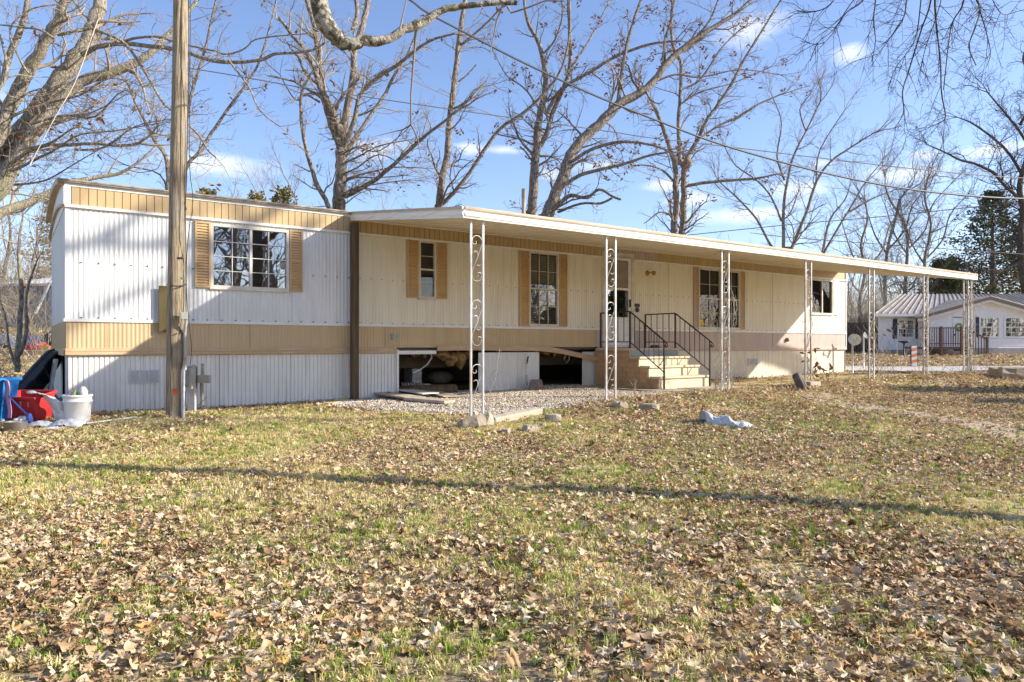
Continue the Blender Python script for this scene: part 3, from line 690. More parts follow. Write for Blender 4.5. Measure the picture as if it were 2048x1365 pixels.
# scrollwork columns
def scroll_unit(b, x0, z0, h, w, r=.0056):
    """one S scroll of bent rod inside a column, from z0 upwards"""
    def arc(cx, cz_, rad, a0, a1, n=14, y=0.0, shrink=1.0):
        return [(cx+rad*(1-(1-shrink)*i/n)*math.cos(R(a0+(a1-a0)*i/n)), y, cz_+rad*(1-(1-shrink)*i/n)*math.sin(R(a0+(a1-a0)*i/n))) for i in range(n+1)]
    q = w/2
    xm = x0+q
    top = arc(xm, z0+h-q, q*.96, 0, 180, 12); bot = arc(xm, z0+q, q*.96, 180, 360, 12)
    # main diagonal: lower hook -> diagonal -> upper hook
    b.tube(arc(xm+q*.35, z0+q*1.05, q*.5, 200, -120, 12, shrink=.6)[::-1] + [(x0+w*.98, 0, z0+q)] if False else bot, r, 4, False)
    b.tube([(x0+.002,0,z0+q*1.1),(x0+.01,0,z0+q*1.8),(x0+w*.55,0,z0+h*.52),(x0+w-.01,0,z0+h-q*1.7),(x0+w-.002,0,z0+h-q)], r, 4, False)
    b.tube(top, r, 4, False)
    b.tube(arc(x0+w*.72, z0+q*1.1, q*.5, -40, 220, 12, shrink=.5), r, 4, False)
    b.tube(arc(x0+w*.30, z0+h-q*1.1, q*.5, 140, 400, 12, shrink=.5), r, 4, False)
    b.tube(arc(x0+w*.38, z0+h*.60, q*.42, 160, 20, 8)+[(x0+w*.6,0,z0+h*.52)], r, 4, False)
    b.tube(arc(x0+w*.66, z0+h*.40, q*.42, -20, -160, 8), r, 4, False)
def column(sx, w, kinds=3, vy=-CW+.05):
    p = HW(sx, vy); zb = G(p.x, p.y)-.04; ztop = cz(vy)-.135
    b = MB(MH); b.box(sx-.01, sx+w+.01, vy-.02, vy+.02, ztop-.008, ztop+.01)
    c = b.build('column', M['alu'], port)
    for x in (sx, sx+w-.024):
        b = MB(MH); b.box(x, x+.024, vy-.014, vy+.014, zb, ztop); b.build('upright', M['alu'], c)
    b = MB(MH @ Matrix.Translation((0, vy, 0)))
    H = ztop-zb; hu = H*.225
    for k, f in enumerate((.085, .40, .715)): scroll_unit(b, sx+.026, zb+H*f-.04, hu, w-.052)
    b.build('scroll', M['alu'], c)
    return c
colpx = [940, 1211, 1442, 1610, 1737.5, 1846.5, 1935.5]
COLS = []
for px in colpx:
    sx = FS(px, -CW+.05); COLS.append(sx); column(sx, .212)
# corner column is an L: a second leaf at right angles
sx = COLS[-1]+.20; b = MB(MH); p = HW(sx, -CW+.05); zb = G(p.x, p.y)-.04; b.box(sx, sx+.026, -CW+.22, -CW+.246, zb, cz(-CW+.2)-.13); b.build('upright', M['alu'], port)
# timber prop at the wall
tx0, tx1 = FS(704, -.17), FS(717.5, -.17)
b = MB(MH); b.box(tx0, tx1, -.19, -.08, G(*HW(tx0, -.15)[:2])-.05, 3.17); bevel(b.build('timber_prop', M['timber'], port), .008)

# ------------------------------------------------------------------ steps and pad
S0, S1 = 9.68, 11.16
def gz(s, v): p = HW(s, v); return G(p.x, p.y)
gp = gz(10.4, -1.5)
b = MB(MH); k = 40; poly = []
for i in range(k):
    a = 2*math.pi*i/k; poly.append((10.35+1.15*math.copysign(abs(math.cos(a))**.7, math.cos(a)), -1.35+1.25*math.copysign(abs(math.sin(a))**.7, math.sin(a))))
b.prism(poly, 'z', gp-.1, gp+.04); b.box(10.2, 11.75, -2.45, -1.6, gp-.08, gp+.052)
tag(bevel(b.build('concrete_pad', M['concp']), .012), kind='structure')
gp += .04
steps = hroot('concrete_steps', 'tan precast concrete steps with four treads leading to the white door', 'steps', S0, 0, gp)
zp = 1.03; tr = [(1.06, zp), (1.33, .86), (1.60, .68), (1.87, .475)]
rs = [zp, .86, .68, .475]
for i, (q, zt_) in enumerate(tr):
    q0 = 0 if i == 0 else tr[i-1][0]
    zlow = gp-.06
    b = MB(MH); b.box(S0+.002*i, S1-.002*i, -q+.02, -q0 - (0 if i == 0 else -.02), zlow, zt_-.045)
    o = b.build('step', M['conc'], steps)
    b = MB(MH); b.box(S0-.008, S1+.02, -q-.012, -q0+(.0 if i else -.02), zt_-.045, zt_); bevel(b.build('tread', M['conc'], o), .015, 3)
b = MB(MH); b.box(S0+.03, S1-.03, -1.06+.008, -1.06+.02+.004, .862, zp-.047); b.build('riser_face', M['grey_c'], steps)
# sloping brick-patterned cheek on the left side: every brick proud of its joint
b = MB(MH); b.box(S0-.004, S0+.004, -1.04, -.02, gp-.05, zp-.05)
for i in range(1, 4): b.box(S0-.004, S0+.004, -tr[i][0]+.025, -tr[i-1][0]+.01, gp-.05, tr[i][1]-.05)
b.build('side_joint', M['brickj'], steps)
b = MB(MH); b.box(-.012, .0, .005, .235, .006, .094); bk = None; rowh = .10; bl = .24
zrow = gp; r_ = 0
while zrow+rowh < zp:
    lim = 1.03 if zrow+rowh <= zp-.04 else 0
    for i in range(1, 4):
        if zrow+rowh <= tr[i][1]-.04: lim = tr[i][0]-.03
    q = .02 - (.12 if r_ % 2 else 0)
    while q < lim:
        a0, a1 = max(q, .02), min(q+bl, lim)
        if a1-a0 > .05:
            Mx = Matrix.Translation((S0-.004, -a1, zrow)) @ Matrix.Scale((a1-a0)/bl, 4, (0, 1, 0))
            if bk is None:
                bb = MB(MH); bb.box(-.012, 0, .004, bl-.004, .004, rowh-.004); bk = bb.build('brick', M['brick'], steps)
                # mesh sits in house coordinates relative to the steps' base: move it there
                base = WM[steps.name].inverted() @ MH; bk.data.transform(base.inverted()); bk.matrix_basis = base @ Mx
            else: copy_part(bk, steps, base @ Mx)
        q += bl
    zrow += rowh; r_ += 1
# hand rails
def handrail(sx, label, zfoot):
    q1 = -1.0; q2 = -1.93; zt0 = zp+.80-.05; base = zp
    o = hroot('handrail', label, 'handrail', sx, -.1, zp, 'black iron handrails on the steps')
    def top(v):
        return zt0 if v > q1 else zt0-(q1-v)*(.60/.93)
    def bot(v): return zp+.13 if v > q1 else zp+.13-(q1-v)*(.60/.93)
    v0 = -.12
    b = MB(MH); b.tube([(sx,v0,top(v0)),(sx,q1,top(q1)),(sx,q2,top(q2)),(sx,q2-.07,top(q2)-.05),(sx,q2-.09,top(q2)-.10),(sx,q2-.05,top(q2)-.13),(sx,q2-.02,top(q2)-.09),(sx,q2-.045,top(q2)-.065)], .015, 6); b.build('top_rail', M['rail'], o)
    b = MB(MH); b.tube([(sx,v0,bot(v0)),(sx,q1,bot(q1)),(sx,q2,bot(q2))], .011, 6); b.build('bottom_rail', M['rail'], o)
    for v, z0 in ((v0, zp), (q1, zp), (q2, zfoot)):
        b = MB(MH); b.box(sx-.014, sx+.014, v-.014, v+.014, z0-.01, top(v)); b.box(sx-.03, sx+.03, v-.03, v+.03, z0-.0, z0+.008); b.build('post', M['rail'], o)
    bm_ = MB(MH)
    for i in range(1, 5): v = v0+(q1-v0)*i/5; bb = MB(MH); bb.box(sx-.006, sx+.006, v-.006, v+.006, bot(v), top(v)); bb.build('baluster', M['rail'], o)
    for i in range(1, 7): v = q1+(q2-q1)*i/7; bb = MB(MH); bb.box(sx-.006, sx+.006, v-.006, v+.006, bot(v), top(v)); bb.build('baluster', M['rail'], o)
handrail(S0+.06, 'left black iron handrail, nearer the sagging trim, stepping down to a foot on the pad', gp)
handrail(S1-.06, 'right black iron handrail of the steps, nearer the double window with yellow sticker', gp-.05)
o = hroot('black_shoe', 'small black shoe left on the top landing by the right railing', 'shoe', 10.75, -.75, zp)
b = MB(MH); b.smooth = True; b.lathe([(0,0),(.10,0),(.11,.03),(.08,.06),(0,.07)], (0,0,0), 12, Matrix.Scale(1.5,4,(1,0,0)) @ Matrix.Scale(.6,4,(0,1,0)))
b.M = MH @ Matrix.Translation((10.75, -.75, zp)); b.build('upper', M['blackp'], o)

# ------------------------------------------------------------------ trees
def catmull(pts, k=3):
    out_ = []
    n = len(pts)
    for i in range(n-1):
        p0, p1, p2, p3 = pts[max(i-1,0)], pts[i], pts[i+1], pts[min(i+2,n-1)]
        for j in range(k):
            t = j/k
            out_.append(tuple(.5*((2*b)+(-a+c)*t+(2*a-5*b+4*c-d)*t*t+(-a+3*b-3*c+d)*t*t*t) for a, b, c, d in zip(p0, p1, p2, p3)))
    out_.append(tuple(pts[-1])); return out_
def rot_about(d, ax, an): return Matrix.Rotation(an, 3, ax) @ d
class Tree:
    def __init__(s, seed, mats=('bark','twig'), leaf=0.0, up=.10, gnarl=.22, dens=1.0, rmin=.0045, maxl=3, ang=(28,62), wk=.84):
        s.wk = wk; s.r = random.Random(seed); s.tb = MB(); s.cb = MB(); s.lb = MB(); s.mats = mats; s.leaf = leaf; s.up = up; s.gn = gnarl; s.dens = dens; s.rmin = rmin; s.maxl = maxl; s.ang = ang
    def leafat(s, p):
        r = s.r
        for _ in range(r.randint(2, 5)):
            c = Vector(p)+Vector((r.uniform(-.1,.1), r.uniform(-.1,.1), r.uniform(-.14,.04)))
            a = Vector((r.uniform(-1,1), r.uniform(-1,1), r.uniform(-1,.4))).normalized()*r.uniform(.05,.085); b = a.cross(Vector((r.random(), r.random(), r.random()))).normalized()*.03
            s.lb.add([c-a, c-b*1.0, c+a*.2+b*.3, c+b, c+a], [(0,1,2,3),(1,4,2),(2,4,3)])
    def grow(s, p, d, L_, rad, lvl):
        r = s.r
        seg = max(.22, L_/ (7 if lvl <= 1 else 5)); n = max(2, min(10, int(L_/seg)))
        pts = [p.copy()]; ds = [d.copy()]; rr = [rad]
        for i in range(n):
            d = (d + Vector((r.gauss(0,1), r.gauss(0,1), r.gauss(0,1)))*s.gn + Vector((0,0,s.up))).normalized()
            p = p + d*(L_/n); pts.append(p.copy()); ds.append(d.copy()); rr.append(max(s.rmin*.6, rad*(1-.72*(i+1)/n)))
        mb = s.tb if rad > .05 else s.cb
        mb.tube(pts, rr, 6 if rad > .05 else (4 if rad > .018 else 3), False)
        if s.leaf and rad < .02 and r.random() < s.leaf: s.leafat(pts[r.randint(1, n)])
        if lvl >= s.maxl: return
        nc = max(2, int(round((L_/(.12+.07*L_))*s.dens*r.uniform(.8,1.25)))) if lvl else 0
        for k in range(nc):
            t = .18+.82*(k+r.random()*.8)/nc
            if t > 1: t = 1
            i = min(n-1, int(t*n)); q = pts[i].lerp(pts[i+1], t*n-i) if i < n else pts[-1]
            ax = ds[i].cross(Vector((r.gauss(0,1), r.gauss(0,1), r.gauss(0,1)))).normalized()
            cd = rot_about(ds[i], ax, R(r.uniform(*s.ang)))
            cr = max(s.rmin, rr[i]*r.uniform(.38,.6)); cl = L_*r.uniform(.32,.62)*(1.1-.5*t)
            s.grow(q, cd, cl, cr, lvl+1)
    def limb(s, path, widths, Y, dY=0.0, kids=1.0, n=8, klen=1.0, mb=None, yfun=None, kr=.45):
        """path: pixels of a limb traced on the photo; it runs from depth Y to Y+dY"""
        m = len(path); pp = []
        if not hasattr(widths, '__len__'): widths = [widths, widths*.55]
        for i, (x, y) in enumerate(path):
            t = i/(m-1); D = Y+dY*t if yfun is None else yfun(t)
            q = P(x, y, D); wl = widths[0]+(widths[-1]-widths[0])*t if len(widths) == 2 else widths[i]
            pp.append((q.x, q.y, q.z, max(.006, wl*s.wk/2*D/FP)))
        pts = catmull(pp, 4 if m < 12 else 3); V = [Vector(q[:3]) for q in pts]; rad = [max(.004, q[3]) for q in pts]
        r = s.r
        for i in range(1, len(V)-1): V[i] = V[i]+Vector((r.gauss(0,1), r.gauss(0,1), r.gauss(0,1)))*rad[i]*.10; rad[i] *= r.uniform(.96, 1.05)
        (mb or s.tb).tube(V, rad, n, True)
        tot = sum((V[i+1]-V[i]).length for i in range(len(V)-1))
        nk = int(tot*4.0*kids*s.dens)
        for _ in range(nk):
            i = r.randint(1, len(V)-2)
            if V[i].z < 3.0: continue
            t = (V[i+1]-V[i-1]).normalized(); ax = t.cross(Vector((r.gauss(0,1), r.gauss(0,1), r.gauss(0,1)))).normalized()
            cd = rot_about(t, ax, R(r.uniform(35, 75)))
            cr = min(rad[i]*kr, .05)*r.uniform(.4, 1.0); cl = klen*r.uniform(.5, 1.0)*(.5+cr*34)
            s.grow(V[i]+t*0, cd, cl, max(cr, s.rmin*1.3), 1)
        # the tip breaks up into twigs
        for _ in range(int(3*min(1, kids))):
            t = (V[-1]-V[-2]).normalized(); ax = t.cross(Vector((r.gauss(0,1), r.gauss(0,1), r.gauss(0,1)))).normalized()
            s.grow(V[-1], rot_about(t, ax, R(r.uniform(5, 35))), klen*(.6+rad[-1]*20), rad[-1]*.8, 1)
        return V
    def foot(s, px, py, w, Y, flare=1.35):
        """trunk from the ground up to a traced start point"""
        q = P(px, py, Y); r0 = w*s.wk/2*Y/FP; gz_ = G(q.x, q.y)
        zs = [gz_-.2, gz_+.05, gz_+.4, gz_+1.2, q.z+.15]
        s.tb.tube([(q.x, q.y, z) for z in zs], [r0*flare*1.3, r0*flare*1.15, r0*flare*.98, r0*1.08, r0], 10, True)
        s.base = (q.x, q.y, gz_)
    def done(s, label, name='bare_tree', group=None, cat='tree', base=None):
        o = root(name, label, cat, base or s.base, 0, group)
        s.tb.build('trunk', M[s.mats[0]], o)
        if s.cb.f: s.cb.build('crown', M[s.mats[1]], o)
        if s.lb.f: s.lb.build('dead_leaves', M['dleaf'], o)
        return o

# great tree at the left, leaning trunks
t = Tree(11, ('bark_l','twig_l'), .012, .05, .24, .95, wk=.70)
Y = 15
t.base = tuple(P(-330, 700, Y)); t.base = (t.base[0], t.base[1], G(t.base[0], t.base[1]))
b0 = t.base
t.tb.tube([(b0[0]-.1,b0[1],b0[2]-.3),(b0[0],b0[1],b0[2]+.5),tuple(P(-260,590,Y)),tuple(P(-190,500,Y))], [.75,.62,.52,.48], 14)
t.limb([(-200,520),(-80,440),(0,340),(46,262),(88,204),(141,134),(169,95),(186,46),(200,0),(215,-80),(240,-200),(250,-330)], [70,64,58,52,47,46,44,38,34,30,22,14], Y, .5, .5, 12)
t.limb([(-210,520),(-110,420),(-30,330),(0,272),(21,211),(56,141),(91,81),(120,35),(130,0),(150,-90),(190,-220)], [62,56,46,40,38,34,30,27,24,20,12], Y, -1.0, .6, 12)
t.limb([(-150,500),(-60,430),(0,373),(42,306),(88,239),(130,190),(176,158),(218,148),(260,130),(299,109),(330,77),(352,53),(380,18),(397,-5),(420,-60)], [60,54,46,40,34,30,29,27,24,20,16,14,12,10,7], Y-.4, .8, .55, 12)
t.limb([(-220,520),(-120,380),(-60,200),(0,170),(20,110),(48,40),(60,-20)], [50,34,26,18,18,17,14], Y-1, -.5, .5, 9)
t.limb([(-5,185),(12,150),(10,110),(0,70)], [10,6], Y-1.5, 0, .6, 6)
t.limb([(116,70),(151,63),(183,58),(211,67),(246,84),(267,109),(288,141),(306,172),(327,207),(343,221),(376,250),(400,274),(415,299),(432,316)], [10,5], Y-.8, -.5, .8, 7)
t.limb([(165,110),(193,95),(246,88),(299,93),(341,97),(387,109),(422,121),(464,125),(520,121),(548,109),(598,105),(626,100),(650,86)], [15,14,13,12,12,12,12,11,10,9,8,7,5], Y-.6, -1.5, .8, 8)
t.limb([(246,84),(274,76),(316,74),(345,83),(394,95),(429,102),(454,109),(489,98),(510,80),(560,72),(612,68)], [8,3], Y-.8, -1.0, .9, 6)
t.limb([(457,120),(478,148),(499,176),(510,204),(527,229),(559,253)], [6,3], Y-1.6, -.5, .9, 5)
t.limb([(20,330),(53,306),(88,292),(141,290),(186,288),(243,292),(278,287)], [11,11,10,10,9,9,9], Y-.5, -.6, 1.2, 8)
t.limb([(30,340),(70,320),(110,300),(160,270),(230,262),(300,250)], [8,3], Y-.7, -1.0, 1.5, 6, 1.2)
for (x, y) in ((60,250),(100,205),(150,300),(40,300),(130,230),(30,370)):
    t.limb([(x,y),(x+60,y-10+t.r.uniform(-15,15)),(x+120,y-35+t.r.uniform(-20,20)),(x+190,y-45+t.r.uniform(-40,40))], [7,2], Y-1, -.8, 1.7, 5, 1.3)
t.limb([(-60,470),(-14,436),(21,418),(63,404),(110,382),(150,362)], [30,27,25,23,22,18], Y, 1.2, .5, 9)
t.limb([(60,150),(40,120),(20,60),(60,20),(110,10)], [7,3], Y-1.6, 0, 1.4, 6)
t.limb([(110,80),(80,60),(40,55),(0,50)], [8,4], Y-1.6, 0, 1.2, 6)
t.done('huge pale-barked oak with several leaning trunks at the left edge', 'oak_tree')
# thin tree behind the utility pole
t = Tree(12, ('bark','twig'), .02, .08, .22, 1.0); Y = 20
t.foot(340, 420, 14, Y)
t.limb([(340,430),(337,373),(331,313),(309,281),(292,246),(274,211),(260,176),(243,151)], [14,11,10,9,8,7,7,5], Y, 0, 1.0, 8)
t.limb([(345,440),(373,337),(397,306),(432,253),(464,207),(492,169),(517,127),(541,49),(552,0),(560,-60)], [11,8,8,7,7,6,5,4,3,3], Y+.3, .5, 1.0, 7)
t.limb([(340,420),(370,260),(385,180),(410,100),(425,30),(440,-30)], [9,4], Y+.4, 0, 1.2, 6)
t.limb([(340,410),(320,350),(250,330),(200,300)], [5,2], Y+.4, 0, 1.2, 5)
t.done('slender bare tree rising right behind the wooden utility pole')
# central left tree with three forks
t = Tree(13, ('bark','twig_l'), .012, .05, .24, 1.0); Y = 21.5
t.foot(678, 410, 31, Y)
t.limb([(678,420),(679,380),(681,342),(684,300),(684,285)], [31,29,27,27,26], Y, 0, .6, 12)
t.limb([(682,300),(672,273),(655,226),(644,171),(638,120),(632,68),(620,20),(610,-10),(600,-80)], [20,18,17,16,15,14,12,10,6], Y, -.8, .8, 9)
t.limb([(684,300),(687,267),(697,205),(706,154),(709,103),(726,51),(737,0),(745,-70)], [22,20,18,17,15,14,12,8], Y, .4, .8, 9)
t.limb([(706,60),(715,30),(712,0),(705,-40)], [12,11,9,6], Y, .4, .6, 7)
t.limb([(688,300),(692,284),(709,239),(720,191),(754,157),(791,133),(822,109),(860,82),(908,68)], [13,12,11,10,10,9,8,6,4], Y, -1, 1.1, 7)
t.limb([(690,320),(695,300),(726,253),(764,198),(791,147),(812,116),(835,60)], [11,10,9,8,7,6,4], Y, 1, 1.0, 7)
t.limb([(685,395),(737,369),(778,338),(819,301),(853,270),(894,239),(942,198)], [12,11,10,9,8,6,3], Y, -1.4, 1.2, 7)
t.limb([(660,420),(651,400),(631,362),(620,325),(610,290),(603,239),(603,191),(620,150)], [13,12,11,10,9,8,7,5], Y-.5, -.5, 1.0, 7)
t.limb([(688,360),(740,345),(790,335),(850,337)], [6,2], Y, -.4, 1.2, 5)
t.limb([(640,205),(612,190),(590,200),(560,150)], [6,2], Y, -.4, 1.2, 5)
for (x, y) in ((682,330),(684,350),(683,310),(680,370),(682,390)):
    t.limb([(x,y),(x+30,y-14),(x+75,y-18+t.r.uniform(-25,20)),(x+130,y-30+t.r.uniform(-20,30))], [5,2], Y-.3, -.6, 2.0, 5, 1.1)
t.done('thick grey tree forking into three above the roof left of the carport', 'oak_tree')
# straight tall birch-like stem
t = Tree(14, ('bark','twig'), .03, .04, .24, .9); Y = 22
t.foot(876, 420, 17, Y)
t.limb([(876,425),(877,413),(884,362),(894,308),(899,246),(906,191),(913,120),(921,61),(931,-7),(936,-80)], [18,17,17,16,15,14,13,12,10,7], Y, 0, .5, 9)
t.limb([(880,412),(908,386),(942,342),(976,290),(1003,256),(1044,229),(1085,191),(1119,147),(1137,85),(1140,20),(1135,-40)], [10,10,9,9,8,8,7,6,5,4,3], Y, -1, .9, 7)
t.limb([(914,167),(935,150),(952,130)], [5,3], Y, 0, .2, 5)
t.limb([(921,92),(945,72),(976,44),(1003,17),(1050,-10)], [7,3], Y, -.5, .8, 5)
t.limb([(894,238),(925,215),(950,180),(985,170)], [5,2], Y, .5, 1.2, 5)
t.done('straight tall grey stem just left of the carport corner with one long limb leaning right')
# tree with the forking crown
t = Tree(15, ('bark','twig'), .05, .05, .24, 1.0); Y = 23
t.foot(1061, 432, 24, Y)
t.limb([(1060,440),(1062,420),(1068,359),(1073,290),(1078,239),(1089,191),(1090,147),(1082,103),(1072,75),(1055,44),(1048,0),(1040,-60)], [25,24,22,20,17,14,12,11,9,8,6,4], Y, 0, .8, 10)
t.limb([(1075,300),(1092,270),(1105,226),(1126,178),(1140,130),(1139,60),(1137,0),(1140,-60)], [13,12,11,10,10,8,7,4], Y, .6, 1.0, 8)
t.limb([(1066,325),(1051,304),(1040,294)], [5,4], Y, -.4, .3, 5)
t.limb([(1130,150),(1160,110),(1190,60),(1215,10)], [6,3], Y, .6, 1.2, 5)
t.limb([(1082,225),(1060,190),(1040,170),(1012,150),(985,100)], [5,2], Y, -.5, 1.3, 5)
t.limb([(1085,110),(1110,80),(1125,30),(1120,-20)], [6,3], Y, -.5, 1.2, 5)
t.done('bare oak with brown leaf clusters, its upright trunk right behind the vent pipe', 'oak_tree')
# big leaning oak
t = Tree(16, ('bark','twig'), .045, .04, .24, 1.0); Y = 22
t.foot(1088, 440, 30, Y)
t.limb([(1088,445),(1095,428),(1113,386),(1133,335),(1147,301),(1174,270),(1208,239),(1239,208),(1277,188),(1300,171),(1341,119),(1382,86),(1423,57),(1464,33),(1493,8),(1530,-30)], [31,30,28,27,26,24,24,22,19,17,15,13,11,9,7,5], Y, .8, .8, 10)
t.limb([(1236,208),(1242,154),(1253,92),(1270,34),(1283,-7),(1290,-60)], [10,9,8,7,6,4], Y+.4, 0, 1.1, 7)
t.limb([(1143,325),(1174,304),(1208,290),(1249,284),(1300,289),(1330,300)], [9,8,8,7,6,4], Y, -.8, 1.0, 7)
t.limb([(1130,369),(1164,349),(1208,338),(1249,328),(1300,311),(1345,304)], [10,9,8,7,6,4], Y, -.8, .9, 7)
t.limb([(1096,430),(1119,407),(1143,391),(1174,396),(1198,379),(1225,393),(1242,400)], [12,11,10,8,7,6,5], Y, -.8, .3, 7)
t.limb([(1115,425),(1160,408),(1201,407),(1225,396)], [7,6,6,5], Y, -.8, .3, 6)
t.limb([(1092,230),(1110,195),(1133,171),(1181,144),(1232,113),(1300,89),(1350,83)], [9,9,8,8,7,6,4], Y+1.0, 0, 1.0, 7)
t.limb([(1300,168),(1350,150),(1400,155),(1480,140),(1560,150)], [6,2], Y+.6, 0, 1.4, 5)
t.limb([(1380,88),(1420,40),(1440,-10)], [6,4], Y+.6, 0, 1.3, 5)
t.limb([(1330,130),(1330,80),(1345,30),(1340,-20)], [7,4], Y+.6, 0, 1.3, 5)
t.done('large dark oak leaning far to the right behind the carport roof', 'oak_tree')
# twin-stemmed tree with a nest
t = Tree(17, ('bark','twig'), .02, .05, .22, 1.0); Y = 26
t.foot(1352, 480, 16, Y)
t.limb([(1350,490),(1349,464),(1353,390),(1347,320),(1325,254),(1308,213),(1298,195)], [17,16,14,12,9,8,6], Y, 0, .8, 9)
t.limb([(1362,490),(1364,464),(1368,390),(1370,328),(1396,279),(1415,238),(1448,193),(1472,152),(1493,111),(1530,53),(1562,0)], [17,16,15,12,9,8,8,7,6,5,4], Y+.2, .4, 1.1, 9)
t.limb([(1359,330),(1357,246),(1361,180),(1361,123),(1345,90),(1343,25),(1353,-8)], [11,9,8,8,7,6,4], Y, .4, 1.0, 7)
t.limb([(1370,373),(1415,365),(1464,361),(1513,357),(1554,349)], [9,8,7,6,3], Y, -.6, 1.1, 6)
t.limb([(1403,275),(1440,250),(1476,234),(1517,209),(1563,189)], [7,6,6,5,3], Y, .4, 1.2, 6)
t.limb([(1349,365),(1325,341),(1300,332),(1270,330)], [6,5,4,3], Y, -.4, .8, 6)
t.limb([(1361,180),(1400,160),(1440,100),(1480,60)], [6,3], Y, .4, 1.5, 5)
t.limb([(1361,210),(1400,185),(1470,165),(1540,135)], [5,2], Y, .4, 1.5, 5)
n_ = P(1375, 326, Y-.1); t.tb.smooth = True; t.tb.lathe([(0,-.22),(.1,-.2),(.17,0),(.12,.18),(0,.2)], tuple(n_), 10)
t.done('twin-stemmed tree with a burl on its fork behind the second and third carport columns')
# fan of thin stems further back
t = Tree(18, ('bark','twig'), .0, .10, .16, 1.1, maxl=3); Y = 36
t.foot(1575, 500, 12, Y)
for path, w in (([(1567,505),(1567,419),(1575,361),(1587,312),(1612,263),(1640,205)],[8,3]),([(1580,505),(1612,427),(1632,365),(1661,324),(1702,295),(1747,267)],[9,3]),([(1572,520),(1542,492),(1513,439),(1480,402),(1440,365)],[7,3]),
                ([(1563,443),(1542,394),(1513,361),(1472,332),(1452,300)],[5,2]),([(1569,361),(1554,312),(1563,246),(1546,197)],[5,2]),([(1632,365),(1640,300),(1690,220)],[4,2]),([(1612,263),(1600,220),(1620,190)],[4,2])):
    t.limb(path, w, Y, t.r.uniform(-1,1), 1.0, 6, 1.5)
t.done('fan-shaped bare tree of thin upright stems over the middle of the carport roof')
t = Tree(19, ('bark','twig'), .0, .10, .18, 1.0); Y = 34
t.foot(1640, 520, 8, Y)
for path in ([(1640,520),(1677,455),(1702,414),(1731,365),(1764,324)],[(1645,505),(1660,440),(1690,400),(1700,370)],[(1690,430),(1740,400),(1790,380)]): t.limb(path, [6,2], Y, 0, 1.1, 6, 1.4)
t.done('thin bare tree leaning right over the far end of the carport roof')
# right-hand background stand
specs = [(1770,45,[(1770,560),(1775,500),(1790,440),(1800,400),(1815,380)],'thin bare tree leaning right, leftmost of the stand behind the white house'),
         (1810,48,[(1810,570),(1815,500),(1810,450),(1780,400),(1770,370)],'thin grey bare tree with twisted top behind the white house chimney side'),
         (1850,44,[(1850,570),(1850,520),(1862,450),(1850,400),(1855,360)],'upright bare tree behind the left slope of the white house roof'),
         (1725,42,[(1720,600),(1730,540),(1722,490),(1735,440),(1730,400)],'bare tree seen between the mobile home end and the fifth column')]
for i, (px, Y, path, lb) in enumerate(specs):
    t = Tree(30+i, ('bark','twig'), .0, .08, .26, 1.0, maxl=3)
    t.foot(path[0][0], path[0][1]+20, 8, Y); t.limb([(path[0][0], path[0][1]+30)]+path, [9,3.5], Y, 0, 1.0, 6, 1.9)
    x, y = path[1]; t.limb([(x,y),(x+35,y-40),(x+50,y-90),(x+85,y-130)], [5,2], Y+.5, 0, 1.0, 5, 1.6); t.limb([(x,y+10),(x-25,y-30),(x-45,y-90)], [5,2], Y+.5, 0, 1.0, 5, 1.6)
    t.done(lb)
# dark gnarled tree coming in from the right edge
t = Tree(21, ('bark_d','twig_d'), .0, .02, .30, 1.0, rmin=.008); Y = 45
t.foot(2052, 560, 18, Y)
t.limb([(2052,590),(2044,520),(2042,470),(2046,420),(2040,370),(2056,300),(2060,220),(2050,160)], [18,16,14,13,12,10,8,5], Y, 0, .8, 9, 1.8)
t.limb([(2042,400),(2010,372),(1985,345),(1950,328),(1920,320),(1890,305),(1855,290)], [8,7,7,6,5,4,2], Y, -1, 1.0, 6, 1.8)
t.limb([(2045,350),(2020,310),(1990,280),(1950,250),(1915,235)], [7,6,5,4,2], Y, .5, 1.0, 6, 1.8)
t.limb([(2056,290),(2030,250),(2000,215),(1975,185)], [7,3], Y, -.5, 1.0, 6, 1.8)
t.limb([(2046,420),(2020,440),(1990,430),(1960,410)], [5,2], Y, -.5, 1.0, 5, 1.8)
t.limb([(2046,470),(2010,500),(1975,505),(1940,525)], [5,2], Y, -.5, 1.0, 5, 1.8); t.limb([(2044,520),(2000,545),(1980,540),(1950,560)], [6,2], Y, -.5, 1.0, 5, 1.8)
t.limb([(2040,250),(2070,200),(2080,150)], [7,3], Y, 0, 1.0, 6, 1.8)
t.done('dark gnarled bare tree at the right edge reaching left over the white house')
# mossy limb hanging in at the top, from a tree standing behind the photographer
t = Tree(22, ('moss','twig'), .02, .02, .25, .8, wk=.92); Y = 6.0
bx, by = -3.2, -3.0; t.base = (bx, by, G(bx, by))
t.tb.tube([(bx,by,-.2),(bx,by,.3),(bx+.05,by+.1,2),(bx+.2,by+.3,4.5),(bx+.5,by+.8,7),(bx+.4,by+1,9),(bx+.2,by+1.6,12)], [.42,.34,.29,.26,.22,.16,.06], 14)
top = P(632, -14, Y); mid = Vector((-1.9, 1.6, 7.4))
t.tb.tube([Vector(q) for q in catmull([(bx+.5,by+.8,7.0),tuple(mid),(-1.75,4.4,5.7),tuple(P(618,-90,Y)),tuple(top)], 5)], [.13+(.08-.13)*min(1, i/20) for i in range(21)], 10)
t.limb([(632,-14),(644,34),(665,68),(680,84),(700,89),(726,84),(764,82),(791,70),(819,55),(846,44),(873,27),(908,15),(959,9),(1003,5),(1034,7)], [39,39,36,30,27,24,20,18,20,19,15,14,12,11,9], Y, .4, .25, 14, .7, kr=.3)
